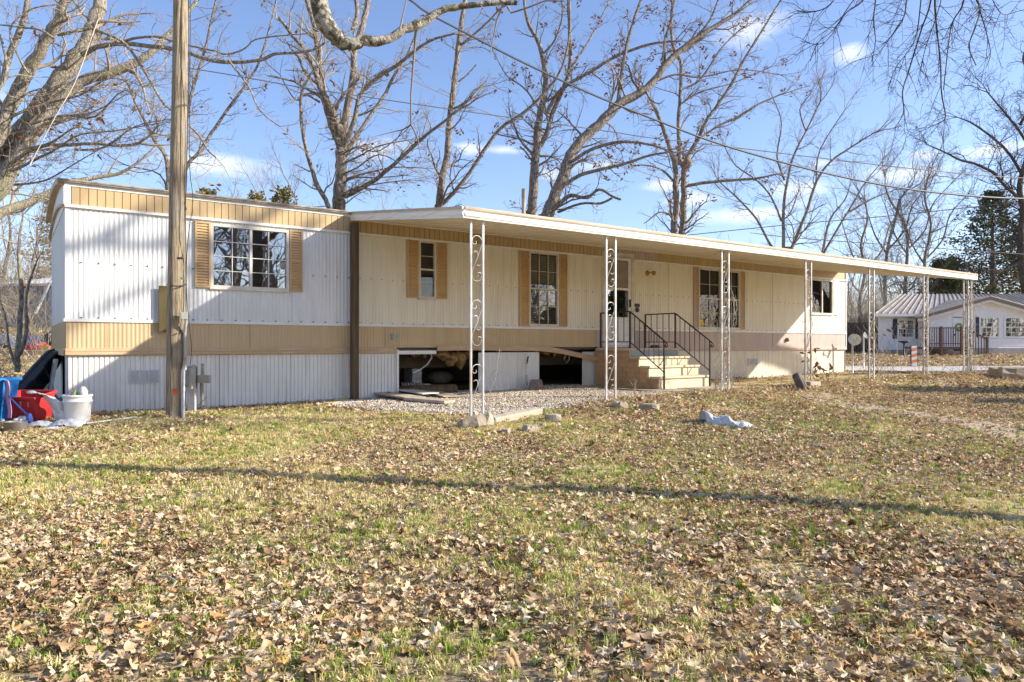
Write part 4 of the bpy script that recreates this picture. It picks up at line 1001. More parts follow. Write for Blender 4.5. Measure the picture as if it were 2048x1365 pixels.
t.cb.tube([P(832,62,Y+.1),P(829,100,Y+.1),P(826,137,Y+.12),P(822,191,Y+.1),P(822,250,Y+.1),P(830,266,Y+.1),P(836,280,Y+.1),P(841,314,Y+.1)], [.014,.010,.009,.008,.008,.006,.005,.003], 6)
t.cb.tube([P(822,250,Y+.1),P(805,260,Y+.1),P(791,263,Y+.1),P(770,268,Y),P(747,274,Y)], [.007,.006,.005,.004,.002], 5); t.cb.tube([P(805,260,Y+.1),P(790,285,Y+.1),P(789,316,Y+.1)], [.004,.003,.002], 4)
t.cb.tube([P(1007,8,Y+.3),P(1000,24,Y+.3),P(993,44,Y+.3),P(987,75,Y+.3),P(981,106,Y+.3)], [.012,.010,.008,.005,.003], 5)
t.cb.tube([P(800,60,Y),P(806,30,Y),P(812,5,Y),P(818,-30,Y)], [.010,.006,.006,.004], 5)
t.cb.tube([P(1015,14,Y+.3),P(1022,26,Y+.3),P(1050,18,Y+.3),P(1090,2,Y+.3),P(1130,3,Y+.3)], [.012,.009,.008,.007,.004], 5)
t.done('moss-covered crooked limb hanging in at the top left of centre', 'overhanging_tree')
# drooping twigs top right: crown of a tree standing right of the view
t = Tree(23, ('bark_d','twig_d'), .0, -.05, .20, 1.35, rmin=.0026, maxl=3); Y = 8.5
bx, by = 12.5, -2.0; t.base = (bx, by, G(bx, by))
t.tb.tube([(bx,by,0),(bx,by,.6),(bx-.2,by,3),(bx-.3,by+.1,6),(bx-.2,by+.3,9),(bx,by+.4,12)], [.4,.33,.28,.24,.18,.08], 12)
main = catmull([(bx-.3,by,5.2),(11.2,1.5,6.9),(9,5.6,7.3),(6.4,8.5,6.6),(5.0,8.5,6.1),(3.9,8.4,5.7)], 5)
t.tb.tube(main, [.12-.095*i/(len(main)-1) for i in range(len(main))], 8)
for a, b_ in (((bx-.2,by+.2,8),(9,-4,11)),((bx,by+.3,10),(15,0,13))):
    d = Vector(b_)-Vector(a)
    for q in range(2): t.up = .03; t.grow(Vector(a), (d.normalized()+Vector((t.r.uniform(-.2,.2),t.r.uniform(-.2,.2),0))).normalized(), d.length*1.15, .09, 1)
t.up = -.05
hang = [([(1880,-110),(1870,-8),(1874,62),(1881,123),(1883,185),(1891,234),(1879,246)],4.5),([(1866,-100),(1862,0),(1842,62),(1817,144),(1805,185),(1807,226),(1788,258)],4),
 ([(1925,-90),(1928,0),(1907,41),(1899,74),(1891,144),(1887,180)],4),([(1925,-90),(1952,-4),(1961,20),(1948,62),(1938,94),(1952,131)],5),([(1958,10),(1961,25),(1973,66),(1981,107),(1973,135)],3),
 ([(1760,-60),(1727,0),(1694,25),(1665,62),(1636,86),(1620,123)],3.5),([(1752,-70),(1751,0),(1747,41),(1751,82),(1743,123)],3),([(1820,-100),(1813,0),(1805,41),(1776,82),(1751,115)],3),
 ([(1850,-100),(1842,0),(1829,82),(1792,135),(1776,180)],3),([(1690,-40),(1660,10),(1620,25),(1590,20)],3),([(1900,-90),(1880,10),(1850,100),(1835,170)],2.5),([(1960,-60),(1990,10),(2010,30),(2030,20)],2.5),([(1780,-90),(1700,10),(1650,85),(1600,82)],2.5)]
for path, w in hang:
    pp = [P(x, y, Y+.4*math.sin(i*1.7+w)) for i, (x, y) in enumerate(path)]; m = catmull([tuple(q) for q in pp], 4)
    t.cb.tube(m, [max(.0028, w/2*Y/FP*(1-.6*i/len(m))) for i in range(len(m))], 4, False)
    for i in range(2, len(m)-1):
        for _ in range(2):
            if t.r.random() < .42:
                tt = (Vector(m[i+1])-Vector(m[i])).normalized(); ax = tt.cross(Vector((t.r.gauss(0,1),t.r.gauss(0,1),t.r.gauss(0,1)))).normalized()
                t.grow(Vector(m[i]), rot_about(tt, ax, R(t.r.uniform(20,45))), t.r.uniform(.25,.75), .0045, 2)
t.done('thin dark twigs drooping into the top right corner of the sky', 'overhanging_tree')
# leaning tree right of the view whose trunk throws the long shadow across the lawn
t = Tree(24, ('bark','twig'), .0, .05, .2, .45)
bx, by = 7.1, 3.6; t.base = (bx, by, G(bx, by))
V = [(bx, by+.43*h, h) for h in (-.2, .8, 1.8, 3, 4.4, 5.8, 7.2, 8.8, 10.4)]
t.tb.tube([(x+.05*math.sin(i*1.9), y, z) for i, (x, y, z) in enumerate(V)], [.15,.12,.105,.10,.10,.095,.09,.08,.06], 9)
for h in (6.8, 8.2, 9.4): t.grow(Vector((bx, by+.43*h, h)), Vector((t.r.uniform(-.6,.6), .5, .9)).normalized(), 3.2, .04, 1)
t.done('leaning tree right of the view, its shadow crossing the lawn')
t = Tree(25, ('bark','twig'), .0, .05, .2, .8)
bx, by = 23.0, 22.0; t.base = (bx, by, G(bx, by))
t.tb.tube([(bx,by,0),(bx-.3,by-.4,3),(bx-2,by-3,7),(bx-5,by-8.5,11),(bx-6.8,by-11.6,12.3),(bx-8.2,by-13.4,12.6)], [.36,.28,.24,.17,.12,.07], 10)
for a, b_, r_ in (((15.5,10.6,12.6),(14.5,8.7,11.2),.085),((15.5,10.4,12.9),(14.2,8.6,13.4),.075),((16,10.9,12.4),(15.6,9.2,10.7),.07),((16,10.6,12.8),(15.2,9.4,13.6),.08),((15.3,9.9,12.3),(14.8,9.5,10.6),.06),((15,9.4,12.8),(14.6,8.6,12.3),.09),((15.6,10.2,12.0),(15.5,9.9,13.9),.07),((15.6,10.9,11.2),(15.2,9.6,12.0),.06)):
    a = Vector(a); b_ = Vector(b_); m1 = a.lerp(b_,.5)+Vector((0,.1,-.15)); t.tb.tube([a, m1, b_], [r_, r_*.85, r_*.6], 7)
    for q in range(3): t.grow(a.lerp(b_, .3+.7*q/3), Vector((t.r.uniform(-.5,.5),t.r.uniform(-1,1),t.r.uniform(-1,1))).normalized(), 1.0, .03, 2)
t.done('tall tree right of the view, its crown dappling the left end of the home')
# trees on the photographer's side: mirrored in the windows, and dappling the left wall
for i, (x, y, h, lb) in enumerate(((9,-3.2,11,'tall bare tree close behind the camera on the right'),(16,-6.5,13,'wide bare oak reflected in the big window'),(21,-9,12,'bare tree reflected at the left of the big window'),(26,-12,12,'bare tree reflected in the door glass'),(38,2,12,'tall bare tree far right of the yard'),(30,-22,14,'far bare tree behind the lane'),(2,-20,13,'bare tree with tall crown far behind the camera'))):
    t = Tree(50+i, ('bark','twig'), .0, .10, .2, .6, maxl=3); z = G(x, y); t.base = (x, y, z)
    V = [Vector((x+.12*math.sin(k*1.3+i), y+.1*math.cos(k*1.7), z-.2+h*.62*k/6)) for k in range(7)]
    t.tb.tube(V, [.30,.25,.22,.20,.18,.15,.12], 9)
    for k in range(8 if i != 6 else 6):
        q = V[2+k % 5]; a = t.r.uniform(0, 6.28); t.grow(q.copy(), Vector((math.cos(a), math.sin(a), .9)).normalized(), h*.45, .085, 1)
    t.done(lb)
# brushy background: many bare trees on the rise and beyond, copies of four kinds
protos = []
for i in range(4):
    t = Tree(70+i, ('bark','twig_l' if i % 2 else 'twig'), 0, .16, .17, .95, maxl=3, rmin=.007); t.base = (0, 0, 0)
    h = 9+i; V = [Vector((.2*math.sin(k*1.3+i), .2*math.cos(k*1.7), -.4+h*.7*k/6)) for k in range(7)]
    t.tb.tube(V, [.18,.16,.14,.12,.10,.08,.05], 7)
    for k in range(9): a = t.r.uniform(0, 6.28); t.grow(V[1+k % 6].copy(), Vector((math.cos(a), math.sin(a), 1.3)).normalized(), h*.38, .045, 1)
    protos.append(t)
spots = [(-60,34),(15,30),(70,36),(130,42),(190,40),(250,46),(300,52),(420,44),(470,50),(540,48),(600,46),(770,52),(820,58),(960,60),(1020,56),(1180,58),(1240,62),(1290,50),(1400,60),(1480,64),(1660,58),(1700,54),(1740,50),(1765,44),(1800,56),(1890,58),(1960,60),(-140,28),(-220,34),(2110,50),(2200,46),(2300,40),(2030,62)]
made = [None]*4
BGL = ['far left edge behind the pale sapling', 'left of the grey shed roof', 'above the grey shed', 'just left of the mobile home end wall', 'above the left end of the roof', 'left of the utility pole top of the roof', 'right against the left side of the pole', 'right of the pole over the big window', 'between two small cedar tops', 'above the shutter right of the big window', 'left foot of the three-forked tree', 'right foot of the three-forked tree', 'left of the straight grey stem', 'between the straight stem and vent pipe', 'left of the vent pipe', 'right of the big leaning oak foot', 'over the second carport column', 'left of the twin-stemmed tree', 'right of the twin-stemmed tree', 'over the third carport column', 'left of the stand behind the white house', 'over the fourth carport column', 'beside the mobile home right end', 'between fifth column and white house', 'behind the white house left slope', 'left of the tall cedar', 'behind the tall cedar', 'past the left frame edge nearest', 'past the left frame edge farther', 'past the right frame edge first', 'past the right frame edge second', 'past the right frame edge third', 'behind the white house gable peak']
for j, (px, Y) in enumerate(spots):
    k = j % 4; q = P(px, 690, Y); q.z = G(q.x, q.y); sc = (.62 if Y > 47 else .5)*rnd.uniform(.85, 1.2)
    if px < 330: sc *= 1.3
    elif px < 660: sc *= 1.75
    elif px < 1700: sc *= 1.25
    if px > 1600: sc *= 1.1
    lb = 'distant slim bare tree, '+BGL[j]
    if made[k] is None:
        o = protos[k].done(lb, 'background_tree', 'distant bare trees behind the homes'); made[k] = o
    else:
        src = made[k]; o = src.copy(); COL.objects.link(o); WM[o.name] = MI
        o['label'] = lb
        for ch in src.children: c = ch.copy(); COL.objects.link(c); c.parent = o
    o.location = q; o.rotation_euler = (0, 0, rnd.uniform(0, 6)); o.scale = (sc, sc, sc)
# low brush, nobody could count it
t = Tree(90, ('twig','twig_l'), .0, .16, .26, 1.1, maxl=2, rmin=.006)
def brush(px0, px1, Y0, Y1, n, h, r=.012):
    for _ in range(n):
        px = t.r.uniform(px0, px1); Y = t.r.uniform(Y0, Y1); q = P(px, 690, Y); q.z = G(q.x, q.y)-.05
        for _ in range(3): t.grow(q.copy(), Vector((t.r.uniform(-.5,.5), t.r.uniform(-.5,.5), 1)).normalized(), h*t.r.uniform(.5,1.1), r, 1)
brush(-160, 100, 17, 26, 60, 2.6); brush(-160, 330, 26, 42, 80, 4.5, .02); brush(1690, 1752, 39, 47, 40, 4.2, .014); brush(330, 1700, 45, 60, 90, 5.0, .02); brush(1760, 2300, 46, 60, 90, 6.0, .02)
tag(t.cb.build('background_brush', M['twig_l']), kind='stuff')
# woods on the horizon
t = Tree(91, ('twig','twig'), .0, .2, .2, .8, maxl=2, rmin=.02)
for _ in range(420):
    a = t.r.uniform(-1.1, 1.25); D = t.r.uniform(70, 110); x = D*math.tan(a*.75)
    if abs(x) > 150: continue
    q = Vector((x, D, G(x, D)-.2)); t.grow(q, Vector((0,0,1)), t.r.uniform(5,9), .09, 1)
b = MB()
b.v = t.cb.v + t.tb.v; b.f = t.cb.f + [tuple(i+len(t.cb.v) for i in f) for f in t.tb.f]; b.mi = [0]*len(b.f); b.sm = [True]*len(b.f)
tag(b.build('distant_woods', M['twig']), kind='stuff')
# evergreens
M['cedar'] = mat('cedar_green', (.06,.085,.03), (.14,.15,.06), 2.0, rough=.7, lo=.35, hi=.65)
M['cedar_l'] = mat('cedar_olive', (.15,.14,.05), (.24,.20,.08), 2.0, rough=.7)
def cedar(px, Y, h, wd, label, seed, nb=160, per=46, m='cedar', name='cedar_tree', lean=0):
    r = random.Random(seed); q = P(px, 690, Y); q.z = G(q.x, q.y)
    o = root(name, label, 'tree', tuple(q))
    b = MB(); b.tube([q, q+Vector((0,0,h*.5)), q+Vector((0,0,h*.97))], [h*.022, h*.014, .02], 7)
    fb = MB(); fol = []
    for i in range(nb):
        t_ = .12+.86*(i+.5)/nb; a = i*2.4+r.uniform(-.4,.4); rad = wd*(1-t_)**.75*r.uniform(.45,1.15)
        st = q+Vector((0,0,h*t_)); en = st+Vector((math.cos(a)*rad, math.sin(a)*rad, rad*r.uniform(-.05,.35)))
        b.tube([st, st.lerp(en,.5)+Vector((0,0,.1)), en], [.03,.02,.008], 3, False)
        for _ in range(per):
            u = r.random()**.6; c = st.lerp(en, .2+.85*u)+Vector((r.gauss(0,1), r.gauss(0,1), r.gauss(0,.7)))*(.10+.12*rad*.5)
            L_ = r.uniform(.12,.26); dd = Vector((math.cos(a)+r.gauss(0,.6), math.sin(a)+r.gauss(0,.6), r.uniform(-.3,.9))).normalized(); sd = dd.cross(Vector((r.gauss(0,1), r.gauss(0,1), r.gauss(0,1)))).normalized()*L_*.3
            fol.append((c, c+dd*L_*.5+sd, c+dd*L_, c+dd*L_*.5-sd))
    for f in fol: fb.add(f, [(0,1,2,3)])
    b.build('trunk', M['bark'], o); fb.build('crown', M[m], o); return o
cedar(1985, 50, 11.4, 5.4, 'tall dark green cedar behind the white house roof peak', 1, 230, 48)
cedar(1905, 53, 7.0, 2.6, 'dark cedar left of the tall cedar above the far roof', 2, 130, 45)
cedar(2060, 47, 9.6, 4.2, 'olive-tinted cedar at the right edge behind the white house', 3, 140, 50, 'cedar_l')
cedar(1880, 48, 6.2, 2.6, 'low spreading cedar just above the left roof slope of the white house', 8, 120, 45)
cedar(415, 38, 7.4, 3.0, 'cedar top peeking over the roof just right of the pole', 4, 120, 22, 'cedar_l')
cedar(512, 40, 7.6, 3.0, 'small cedar top over the roof above the big window', 5, 120, 22, 'cedar_l')
cedar(566, 41, 8.2, 3.8, 'wider cedar top over the roof left of the three-forked tree', 6, 150, 24, 'cedar_l')
cedar(2470, 13.6, 3.0, 1.5, 'bushy young cedar right of the yard, farther of two', 31, 90, 40, name='cedar_tree')
cedar(2600, 11.4, 2.3, 1.3, 'bushy young cedar right of the yard, nearer of two', 32, 90, 40, name='cedar_tree')
cedar(120, 44, 8.6, 3.2, 'olive cedar above the left end of the roof among the pale limbs', 7, 120, 40, 'cedar_l')
# woods on the photographer's side, so that the windows have something to mirror
t = Tree(92, ('twig','twig'), .0, .2, .2, 1.0, maxl=2, rmin=.02)
for _ in range(260):
    a = t.r.uniform(-1.2, 1.3); D = t.r.uniform(34, 60); q = Vector((D*math.sin(a)+8, -D*math.cos(a)-6, 0)); q.z = G(q.x, q.y)-.2
    t.grow(q, Vector((0,0,1)), t.r.uniform(5,9), .10, 1)
for _ in range(110):
    q = Vector((t.r.uniform(42,62), t.r.uniform(-12,26), 0)); q.z = G(q.x, q.y)-.2; t.grow(q, Vector((0,0,1)), t.r.uniform(4,7.5), .10, 1)
b = MB(); b.v = t.cb.v + t.tb.v; b.f = t.cb.f + [tuple(i+len(t.cb.v) for i in f) for f in t.tb.f]; b.mi = [0]*len(b.f); b.sm = [True]*len(b.f)
tag(b.build('distant_woods', M['twig']), kind='stuff')

# ------------------------------------------------------------------ neighbour's house
YN, YG = 38.0, 37.2
def NX(px, Y): return (px-1024)/FP*Y
def NZ(py, Y): return EYE+(690-py)/FP*Y
nh = root('neighbor_house', 'white vinyl-sided house with ribbed metal roof and wooden porch across the road', 'house', (NX(1755,YN), YN, NZ(701,YN)))
def siding(b, x0, x1, z0, ztop, y, hs=(), step=.125):
    """lap siding: each course a tilted board"""
    z = z0
    while z < 6:
        z2 = z+step
        xs = sorted({x0, x1}|{q for h in hs for q in (h[0], h[1]) if x0 < q < x1})
        for a, c in zip(xs, xs[1:]):
            if any(h[0] < (a+c)/2 < h[1] and h[2] < z+step/2 < h[3] for h in hs): continue
            n_ = max(1, int((c-a)/.5))
            for k in range(n_):
                p, q = a+(c-a)*k/n_, a+(c-a)*(k+1)/n_
                tp, tq = min(z2, ztop(p)), min(z2, ztop(q))
                if tp <= z and tq <= z: continue
                b.add([(p,y-.02,z),(q,y-.02,z),(q,y,max(tq,z)),(p,y,max(tp,z))],[(0,1,2,3)]); b.add([(p,y-.02,z),(q,y-.02,z),(q,y,z),(p,y,z)],[(0,3,2,1)])
        z = z2
x0 = NX(1757,YN); x1 = NX(1852,YG); zb = NZ(700,YN); ze = NZ(628,YN)
hw = (NX(1795,YN), NX(1828,YN), NZ(676,YN), NZ(640,YN))
b = MB(); siding(b, x0, x1+.8, zb, lambda x: ze, YN, [hw]); b.build('wall', M['vinyl'], nh)
b = MB(); b.hexa([(x0,YN,zb-.5),(x0+.1,YN,zb-.5),(x0+4.4,YN+8,zb-.5),(x0+4.3,YN+8,zb-.5)],[(x0,YN,ze),(x0+.1,YN,ze),(x0+4.4,YN+8,ze),(x0+4.3,YN+8,ze)]); b.box(x0+4.3, x1+6.5, YN+7.8, YN+8, zb-.6, ze); b.box(x0,x1+8,YN+.02,YN+.1,ze-.02,ze+.0); b.build('side_wall', M['vinyl'], nh)
gx0 = x1; gx1 = NX(2092,YG); pkx = NX(1970,YG); pkz = NZ(598,YG); gze = NZ(631,YG); gzb = NZ(706,YG)
def gtop(x): return gze+(pkz-gze)*(1-abs(x-pkx)/(pkx-gx0)) if x < pkx else gze+(pkz-gze)*(1-(x-pkx)/(gx1-pkx))
hd = (NX(1905,YG), NX(1929,YG), NZ(700,YG), NZ(636,YG)); hv1 = (NX(1959,YG), NX(1998,YG), NZ(675,YG), NZ(635,YG)); hv2 = (NX(2009,YG), NX(2062,YG), NZ(675,YG), NZ(635,YG))
b = MB(); siding(b, gx0, gx1, gzb+.25, gtop, YG, [hd, hv1, hv2]); b.build('gable_wall', M['vinyl'], nh)
b = MB(); b.box(gx0, gx1, YG-.03, YG+.2, gzb-.5, gzb+.25); b.build('foundation', M['foundation'], nh); b = MB(); b.box(x0+.02, x1, YN-.0, YN+.2, zb-.5, zb+.02); b.build('foundation', M['foundation'], nh)
b = MB(); b.box(gx0-.03, gx0+.12, YG-.04, YG+.02, gzb+.2, gze); b.box(gx0, gx0+.1, YG+.02, YN-.03, gzb-.3, gze); b.box(x0-.03, x0+.12, YN-.05, YN-.02, zb, ze); b.build('corner_board', M['trim_white'], nh)
# roofs: main slope rises away from the eave; gable roof toward the viewer
def roof_ribbed(name, A, B_, C_, D_, n):
    """ribbed metal plane: A-B eave, D-C ridge"""
    A, B_, C_, D_ = map(Vector, (A, B_, C_, D_)); b = MB(); nrm = (B_-A).cross(D_-A).normalized()
    if nrm.z < 0: nrm = -nrm
    b.hexa([A-nrm*.06, B_-nrm*.06, C_-nrm*.06, D_-nrm*.06], [A, B_, C_, D_])
    for i in range(n+1):
        t = i/n; p, q = A.lerp(B_, t), D_.lerp(C_, t); w = (B_-A).normalized()*.035
        b.hexa([p-w, p+w, q+w, q-w], [p-w*.5+nrm*.05, p+w*.5+nrm*.05, q+w*.5+nrm*.05, q-w*.5+nrm*.05])
    return b.build(name, M['metroof'], nh)
RZ = NZ(594, YN+4)+.15
roof_ribbed('roof', (x0-.4, YN-.45, ze-.02), (gx1+3, YN-.45, ze-.02), (gx1+3, YN+4, RZ), (x0+3.4, YN+4, RZ), 34)
roof_ribbed('gable_roof', (gx0-.5, YG-.45, gze-.06), (gx0-.5, YN+2.5, gze-.06), (pkx, YN+2.5, pkz+.08), (pkx, YG-.45, pkz+.08), 10)
roof_ribbed('gable_roof', (gx1+.4, YG-.45, gze-.06), (gx1+.4, YN+2.5, gze-.06), (pkx, YN+2.5, pkz+.08), (pkx, YG-.45, pkz+.08), 10)
b = MB()
for (xa, za, xb, zb_) in ((gx0-.5, gze-.04, pkx, pkz+.10), (pkx, pkz+.10, gx1+.4, gze-.04)):
    b.hexa([(xa,YG-.49,za-.16),(xb,YG-.49,zb_-.16),(xb,YG-.46,zb_-.16),(xa,YG-.46,za-.16)],[(xa,YG-.49,za),(xb,YG-.49,zb_),(xb,YG-.46,zb_),(xa,YG-.46,za)])
b.build('barge_board', M['browntrim'], nh)
b = MB()
for (xa, za, xb, zb_) in ((gx0-.45, gze-.22, pkx, pkz-.08), (pkx, pkz-.08, gx1+.35, gze-.22)):
    b.hexa([(xa,YG-.40,za-.10),(xb,YG-.40,zb_-.10),(xb,YG-.0,zb_-.10),(xa,YG-.0,za-.10)],[(xa,YG-.40,za+.03),(xb,YG-.40,zb_+.03),(xb,YG-.0,zb_+.03),(xa,YG-.0,za+.03)])
b.box(x0-.4, x1, YN-.48, YN-.40, ze-.16, ze-.02); b.box(x0-.3, x1, YN-.4, YN, ze-.08, ze-.05)
b.build('gutter', M['trim_white'], nh)
def nwin(h, Y, cols, fillm='curt'):
    s0, s1, z0, z1 = h; b = MB()
    b.box(s0-.05, s0+.05, Y-.05, Y+.03, z0-.05, z1+.05); b.box(s1-.05, s1+.05, Y-.05, Y+.03, z0-.05, z1+.05); b.box(s0+.05, s1-.05, Y-.05, Y+.03, z0-.05, z0+.05); b.box(s0+.05, s1-.05, Y-.05, Y+.03, z1-.05, z1+.05); b.box(s0+.05, s1-.05, Y-.045, Y+.03, (z0+z1)/2-.025, (z0+z1)/2+.025)
    w = b.build('window', M['trim_white'], nh)
    b = MB()
    for i in range(1, cols): x = s0+(s1-s0)*i/cols; b.box(x-.012, x+.012, Y-.03, Y-.01, z0+.05, z1-.05)
    for f in (.25, .75): z = z0+(z1-z0)*f; b.box(s0+.05, s1-.05, Y-.029, Y-.011, z-.012, z+.012)
    b.build('muntins', M['trim_white'], w)
    b = MB(); b.box(s0+.03, s1-.03, Y, Y+.01, z0+.03, z1-.03); b.build('pane', M['glass'], w)
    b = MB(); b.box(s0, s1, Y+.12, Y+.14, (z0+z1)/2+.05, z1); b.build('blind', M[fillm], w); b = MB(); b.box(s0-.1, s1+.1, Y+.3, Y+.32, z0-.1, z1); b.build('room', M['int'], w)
nwin(hw, YN, 2); nwin(hv1, YG, 3); nwin(hv2, YG, 4)
for a, c in ((1785,1793.5),(1829.5,1838)):
    b = MB(); b.box(NX(a,YN), NX(c,YN), YN-.06, YN-.025, hw[2]-.05, hw[3]+.05)
    for i in range(12): z = hw[2]+(hw[3]-hw[2])*(i+.5)/12; b.box(NX(a,YN)+.03, NX(c,YN)-.03, YN-.07, YN-.06, z-.02, z+.015)
    b.build('shutter', M['navy'], nh)
b = MB(); b.box(NX(1951,YG), NX(1957,YG), YG-.06, YG-.025, hv1[2], hv1[3]); b.build('shutter', M['navy'], nh)
b = MB(); b.box(hd[0], hd[1], YG-.03, YG+.02, hd[2], hd[3]); d_ = b.build('door', M['trim_white'], nh)
b = MB(); b.lathe([(.16,-.03),(.22,0),(.16,.03),(.12,0),(.16,-.03)], ((hd[0]+hd[1])/2, YG-.06, hd[3]-.5), 16, Matrix.Rotation(R(90), 4, 'X')); b.build('wreath', M['green'], d_)
b = MB(); b.box(hd[0]+.07, hd[0]+.11, YG-.08, YG-.03, (hd[2]+hd[3])/2-.1, (hd[2]+hd[3])/2); b.build('handle', M['black'], d_)
# porch
px0, px1 = NX(1847,YG-1.7), NX(1938,YG-1.7); dz = NZ(694,YG-1.7)
dk = root('wooden_porch', 'brown wooden porch with picket railing in front of the white house door', 'porch', (px0, YG-1.7, dz-.4))
b = MB(); b.box(px0, px1, YG-1.75, YG-.04, dz-.12, dz-.03); b.build('deck_floor', M['deck'], dk)
nb_ = 18
for i in range(nb_): 
    b = MB(); y = YG-1.75+1.7*i/nb_; b.box(px0-.03, px1+.03, y, y+.085, dz-.03, dz); b.build('deck_board', M['deck'], dk)
b = MB(); b.box(px0, px1, YG-1.75, YG-1.68, dz+.92, dz+.97); b.box(px0, px1, YG-1.74, YG-1.70, dz+.14, dz+.18); b.box(px0-.02, px0+.04, YG-1.68, YG-.1, dz+.92, dz+.97); b.build('porch_rail', M['deck'], dk)
for x in (px0, px0+(px1-px0)*.36, px0+(px1-px0)*.80, px1-.1):
    b = MB(); b.box(x, x+.10, YG-1.78, YG-1.68, dz-.5, dz+1.02); b.build('porch_post', M['deck'], dk)
x = px0+.16
pk = None
while x < px1-.1:
    if pk is None: b = MB(); b.box(-.022, .022, YG-1.76, YG-1.74, dz+.02, dz+.92); base = WM[dk.name].inverted(); pk = b.build('picket', M['deck'], dk); pk.location = (x, 0, 0)
    else: copy_part(pk, dk, Matrix.Translation((x, 0, 0)))
    x += .118
for i in range(3):
    b = MB(); b.box(px1, px1+.32*(i+1)+.1, YG-1.5+0*i, YG-.5, dz-.16*(3-i)-.0-.04, dz-.16*(3-i)+.0); 
    b = MB(); b.box(px1+.30*i, px1+.30*(i+1), YG-1.6, YG-.5, dz-.17*(i+1)-.05, dz-.17*(i+1)); b.build('stair_tread', M['deck'], dk)
b = MB(); b.hexa([(px1,YG-1.66,dz+.86),(px1+.95,YG-1.66,dz+.34),(px1+.95,YG-1.60,dz+.34),(px1,YG-1.60,dz+.86)],[(px1,YG-1.66,dz+.93),(px1+.95,YG-1.66,dz+.41),(px1+.95,YG-1.60,dz+.41),(px1,YG-1.60,dz+.93)]); b.box(px1+.9, px1+1.0, YG-1.68, YG-1.58, dz-.7, dz+.5)
for i in range(6): x = px1+.1+i*.14; b.box(x-.02, x+.02, YG-1.65, YG-1.62, dz-.1-i*.075, dz+.84-i*.077)
b.build('stair_rail', M['deck'], dk)
bb_ = root('bird_bath', 'small dark bird bath stand on the lawn before the white house window', 'bird bath', (NX(1808,35), 35, G(NX(1808,35),35)))
q = bb_.location; b = MB(); b.smooth = True; b.lathe([(.12,0),(.05,.05),(.03,.5),(.04,.62),(.26,.70),(.27,.74),(.22,.72),(0,.68)], tuple(q), 14); b.build('basin', M['black'], bb_)
# brown board fence and shrub between the homes
fn = root('board_fence', 'reddish brown board fence glimpsed left of the white house', 'fence', (NX(1735,40), 40, G(NX(1735,40),40)))
x = NX(1690,40); fb0 = None
while x < NX(1757,40):
    b = MB(); b.box(x, x+.14, 40, 40.03, .3, 2.35+rnd.uniform(-.02,.02)); b.build('fence_board', M['deck'], fn); x += .15

# ------------------------------------------------------------------ orange and white roadside panel
q = GP(1829, 728); Yp = 24.5; q = Vector((NX(1829,Yp), Yp, G(NX(1829,Yp),Yp)))
zt_, zb_ = NZ(692,Yp), NZ(733,Yp)
vp = root('vertical_panel', 'orange and white striped roadside panel standing by the driveway', 'traffic panel', (q.x, q.y, zb_))
b = MB(); x0_, x1_ = NX(1823,Yp), NX(1834,Yp)
b.box(x0_-.02, x1_+.02, Yp, Yp+.03, zb_-.05, zt_); b.box(x0_-.12, x1_+.12, Yp-.15, Yp+.2, zb_-.10, zb_-.03); b.build('board', M['navy'], vp)
hs = (zt_-zb_)/7
for i in range(7):
    sl = .05
    b = MB(); z = zt_-hs*(i+1); b.hexa([(x0_,Yp-.008,z+.0),(x1_,Yp-.008,z+(sl if i < 6 else 0)),(x1_,Yp-.001,z+(sl if i < 6 else 0)),(x0_,Yp-.001,z)],[(x0_,Yp-.008,z+hs-.004),(x1_,Yp-.008,z+hs+(sl if 0 < i else 0)-.004),(x1_,Yp-.001,z+hs+(sl if 0 < i else 0)-.004),(x0_,Yp-.001,z+hs-.004)])
    b.build('stripe', M['orange'] if i % 2 else M['whitep'], vp)

# ------------------------------------------------------------------ satellite dishes
def dish(px, py, Y, rad, label, face, ph):
    c = Vector((NX(px,Y), Y, NZ(py,Y))); gz_ = G(c.x, c.y)
    o = root('satellite_dish', label, 'satellite dish', (c.x, c.y+.1, gz_))
    Mx = Vector(face).to_track_quat('Z', 'Y').to_matrix().to_4x4()
    b = MB(); b.smooth = True; b.lathe([(0,-.06),(rad*.4,-.045),(rad*.8,-.01),(rad,.02),(rad*1.01,.024),(rad*.98,.016),(rad*.8,-.018),(rad*.4,-.055),(0,-.07)], tuple(c), 24, Mx); b.build('reflector', M['dish'], o)
    f = Vector(face).normalized()
    b = MB(); b.tube([c-Vector((0,0,rad)), c+f*rad*1.1-Vector((0,0,rad*.3))], .012, 6); b.mbox(Matrix.Translation(c+f*rad*1.15-Vector((0,0,rad*.2))), .06, .06, .1); b.build('arm', M['conduit'], o)
    b = MB(); b.tube([Vector((c.x,c.y+.12,gz_-.1)), Vector((c.x,c.y+.12,c.z-.02)), c-f*.05], .025, 8); b.build('mast', M['conduit'], o)
dish(1709, 680, 20.6, .175, 'grey satellite dish facing the yard beside the right end of the mobile home', (-.25,-1,.35), 1)
dish(1731, 671, 22.5, .11, 'smaller satellite dish seen from the side, right of the grey one', (.9,-.3,.4), 1)

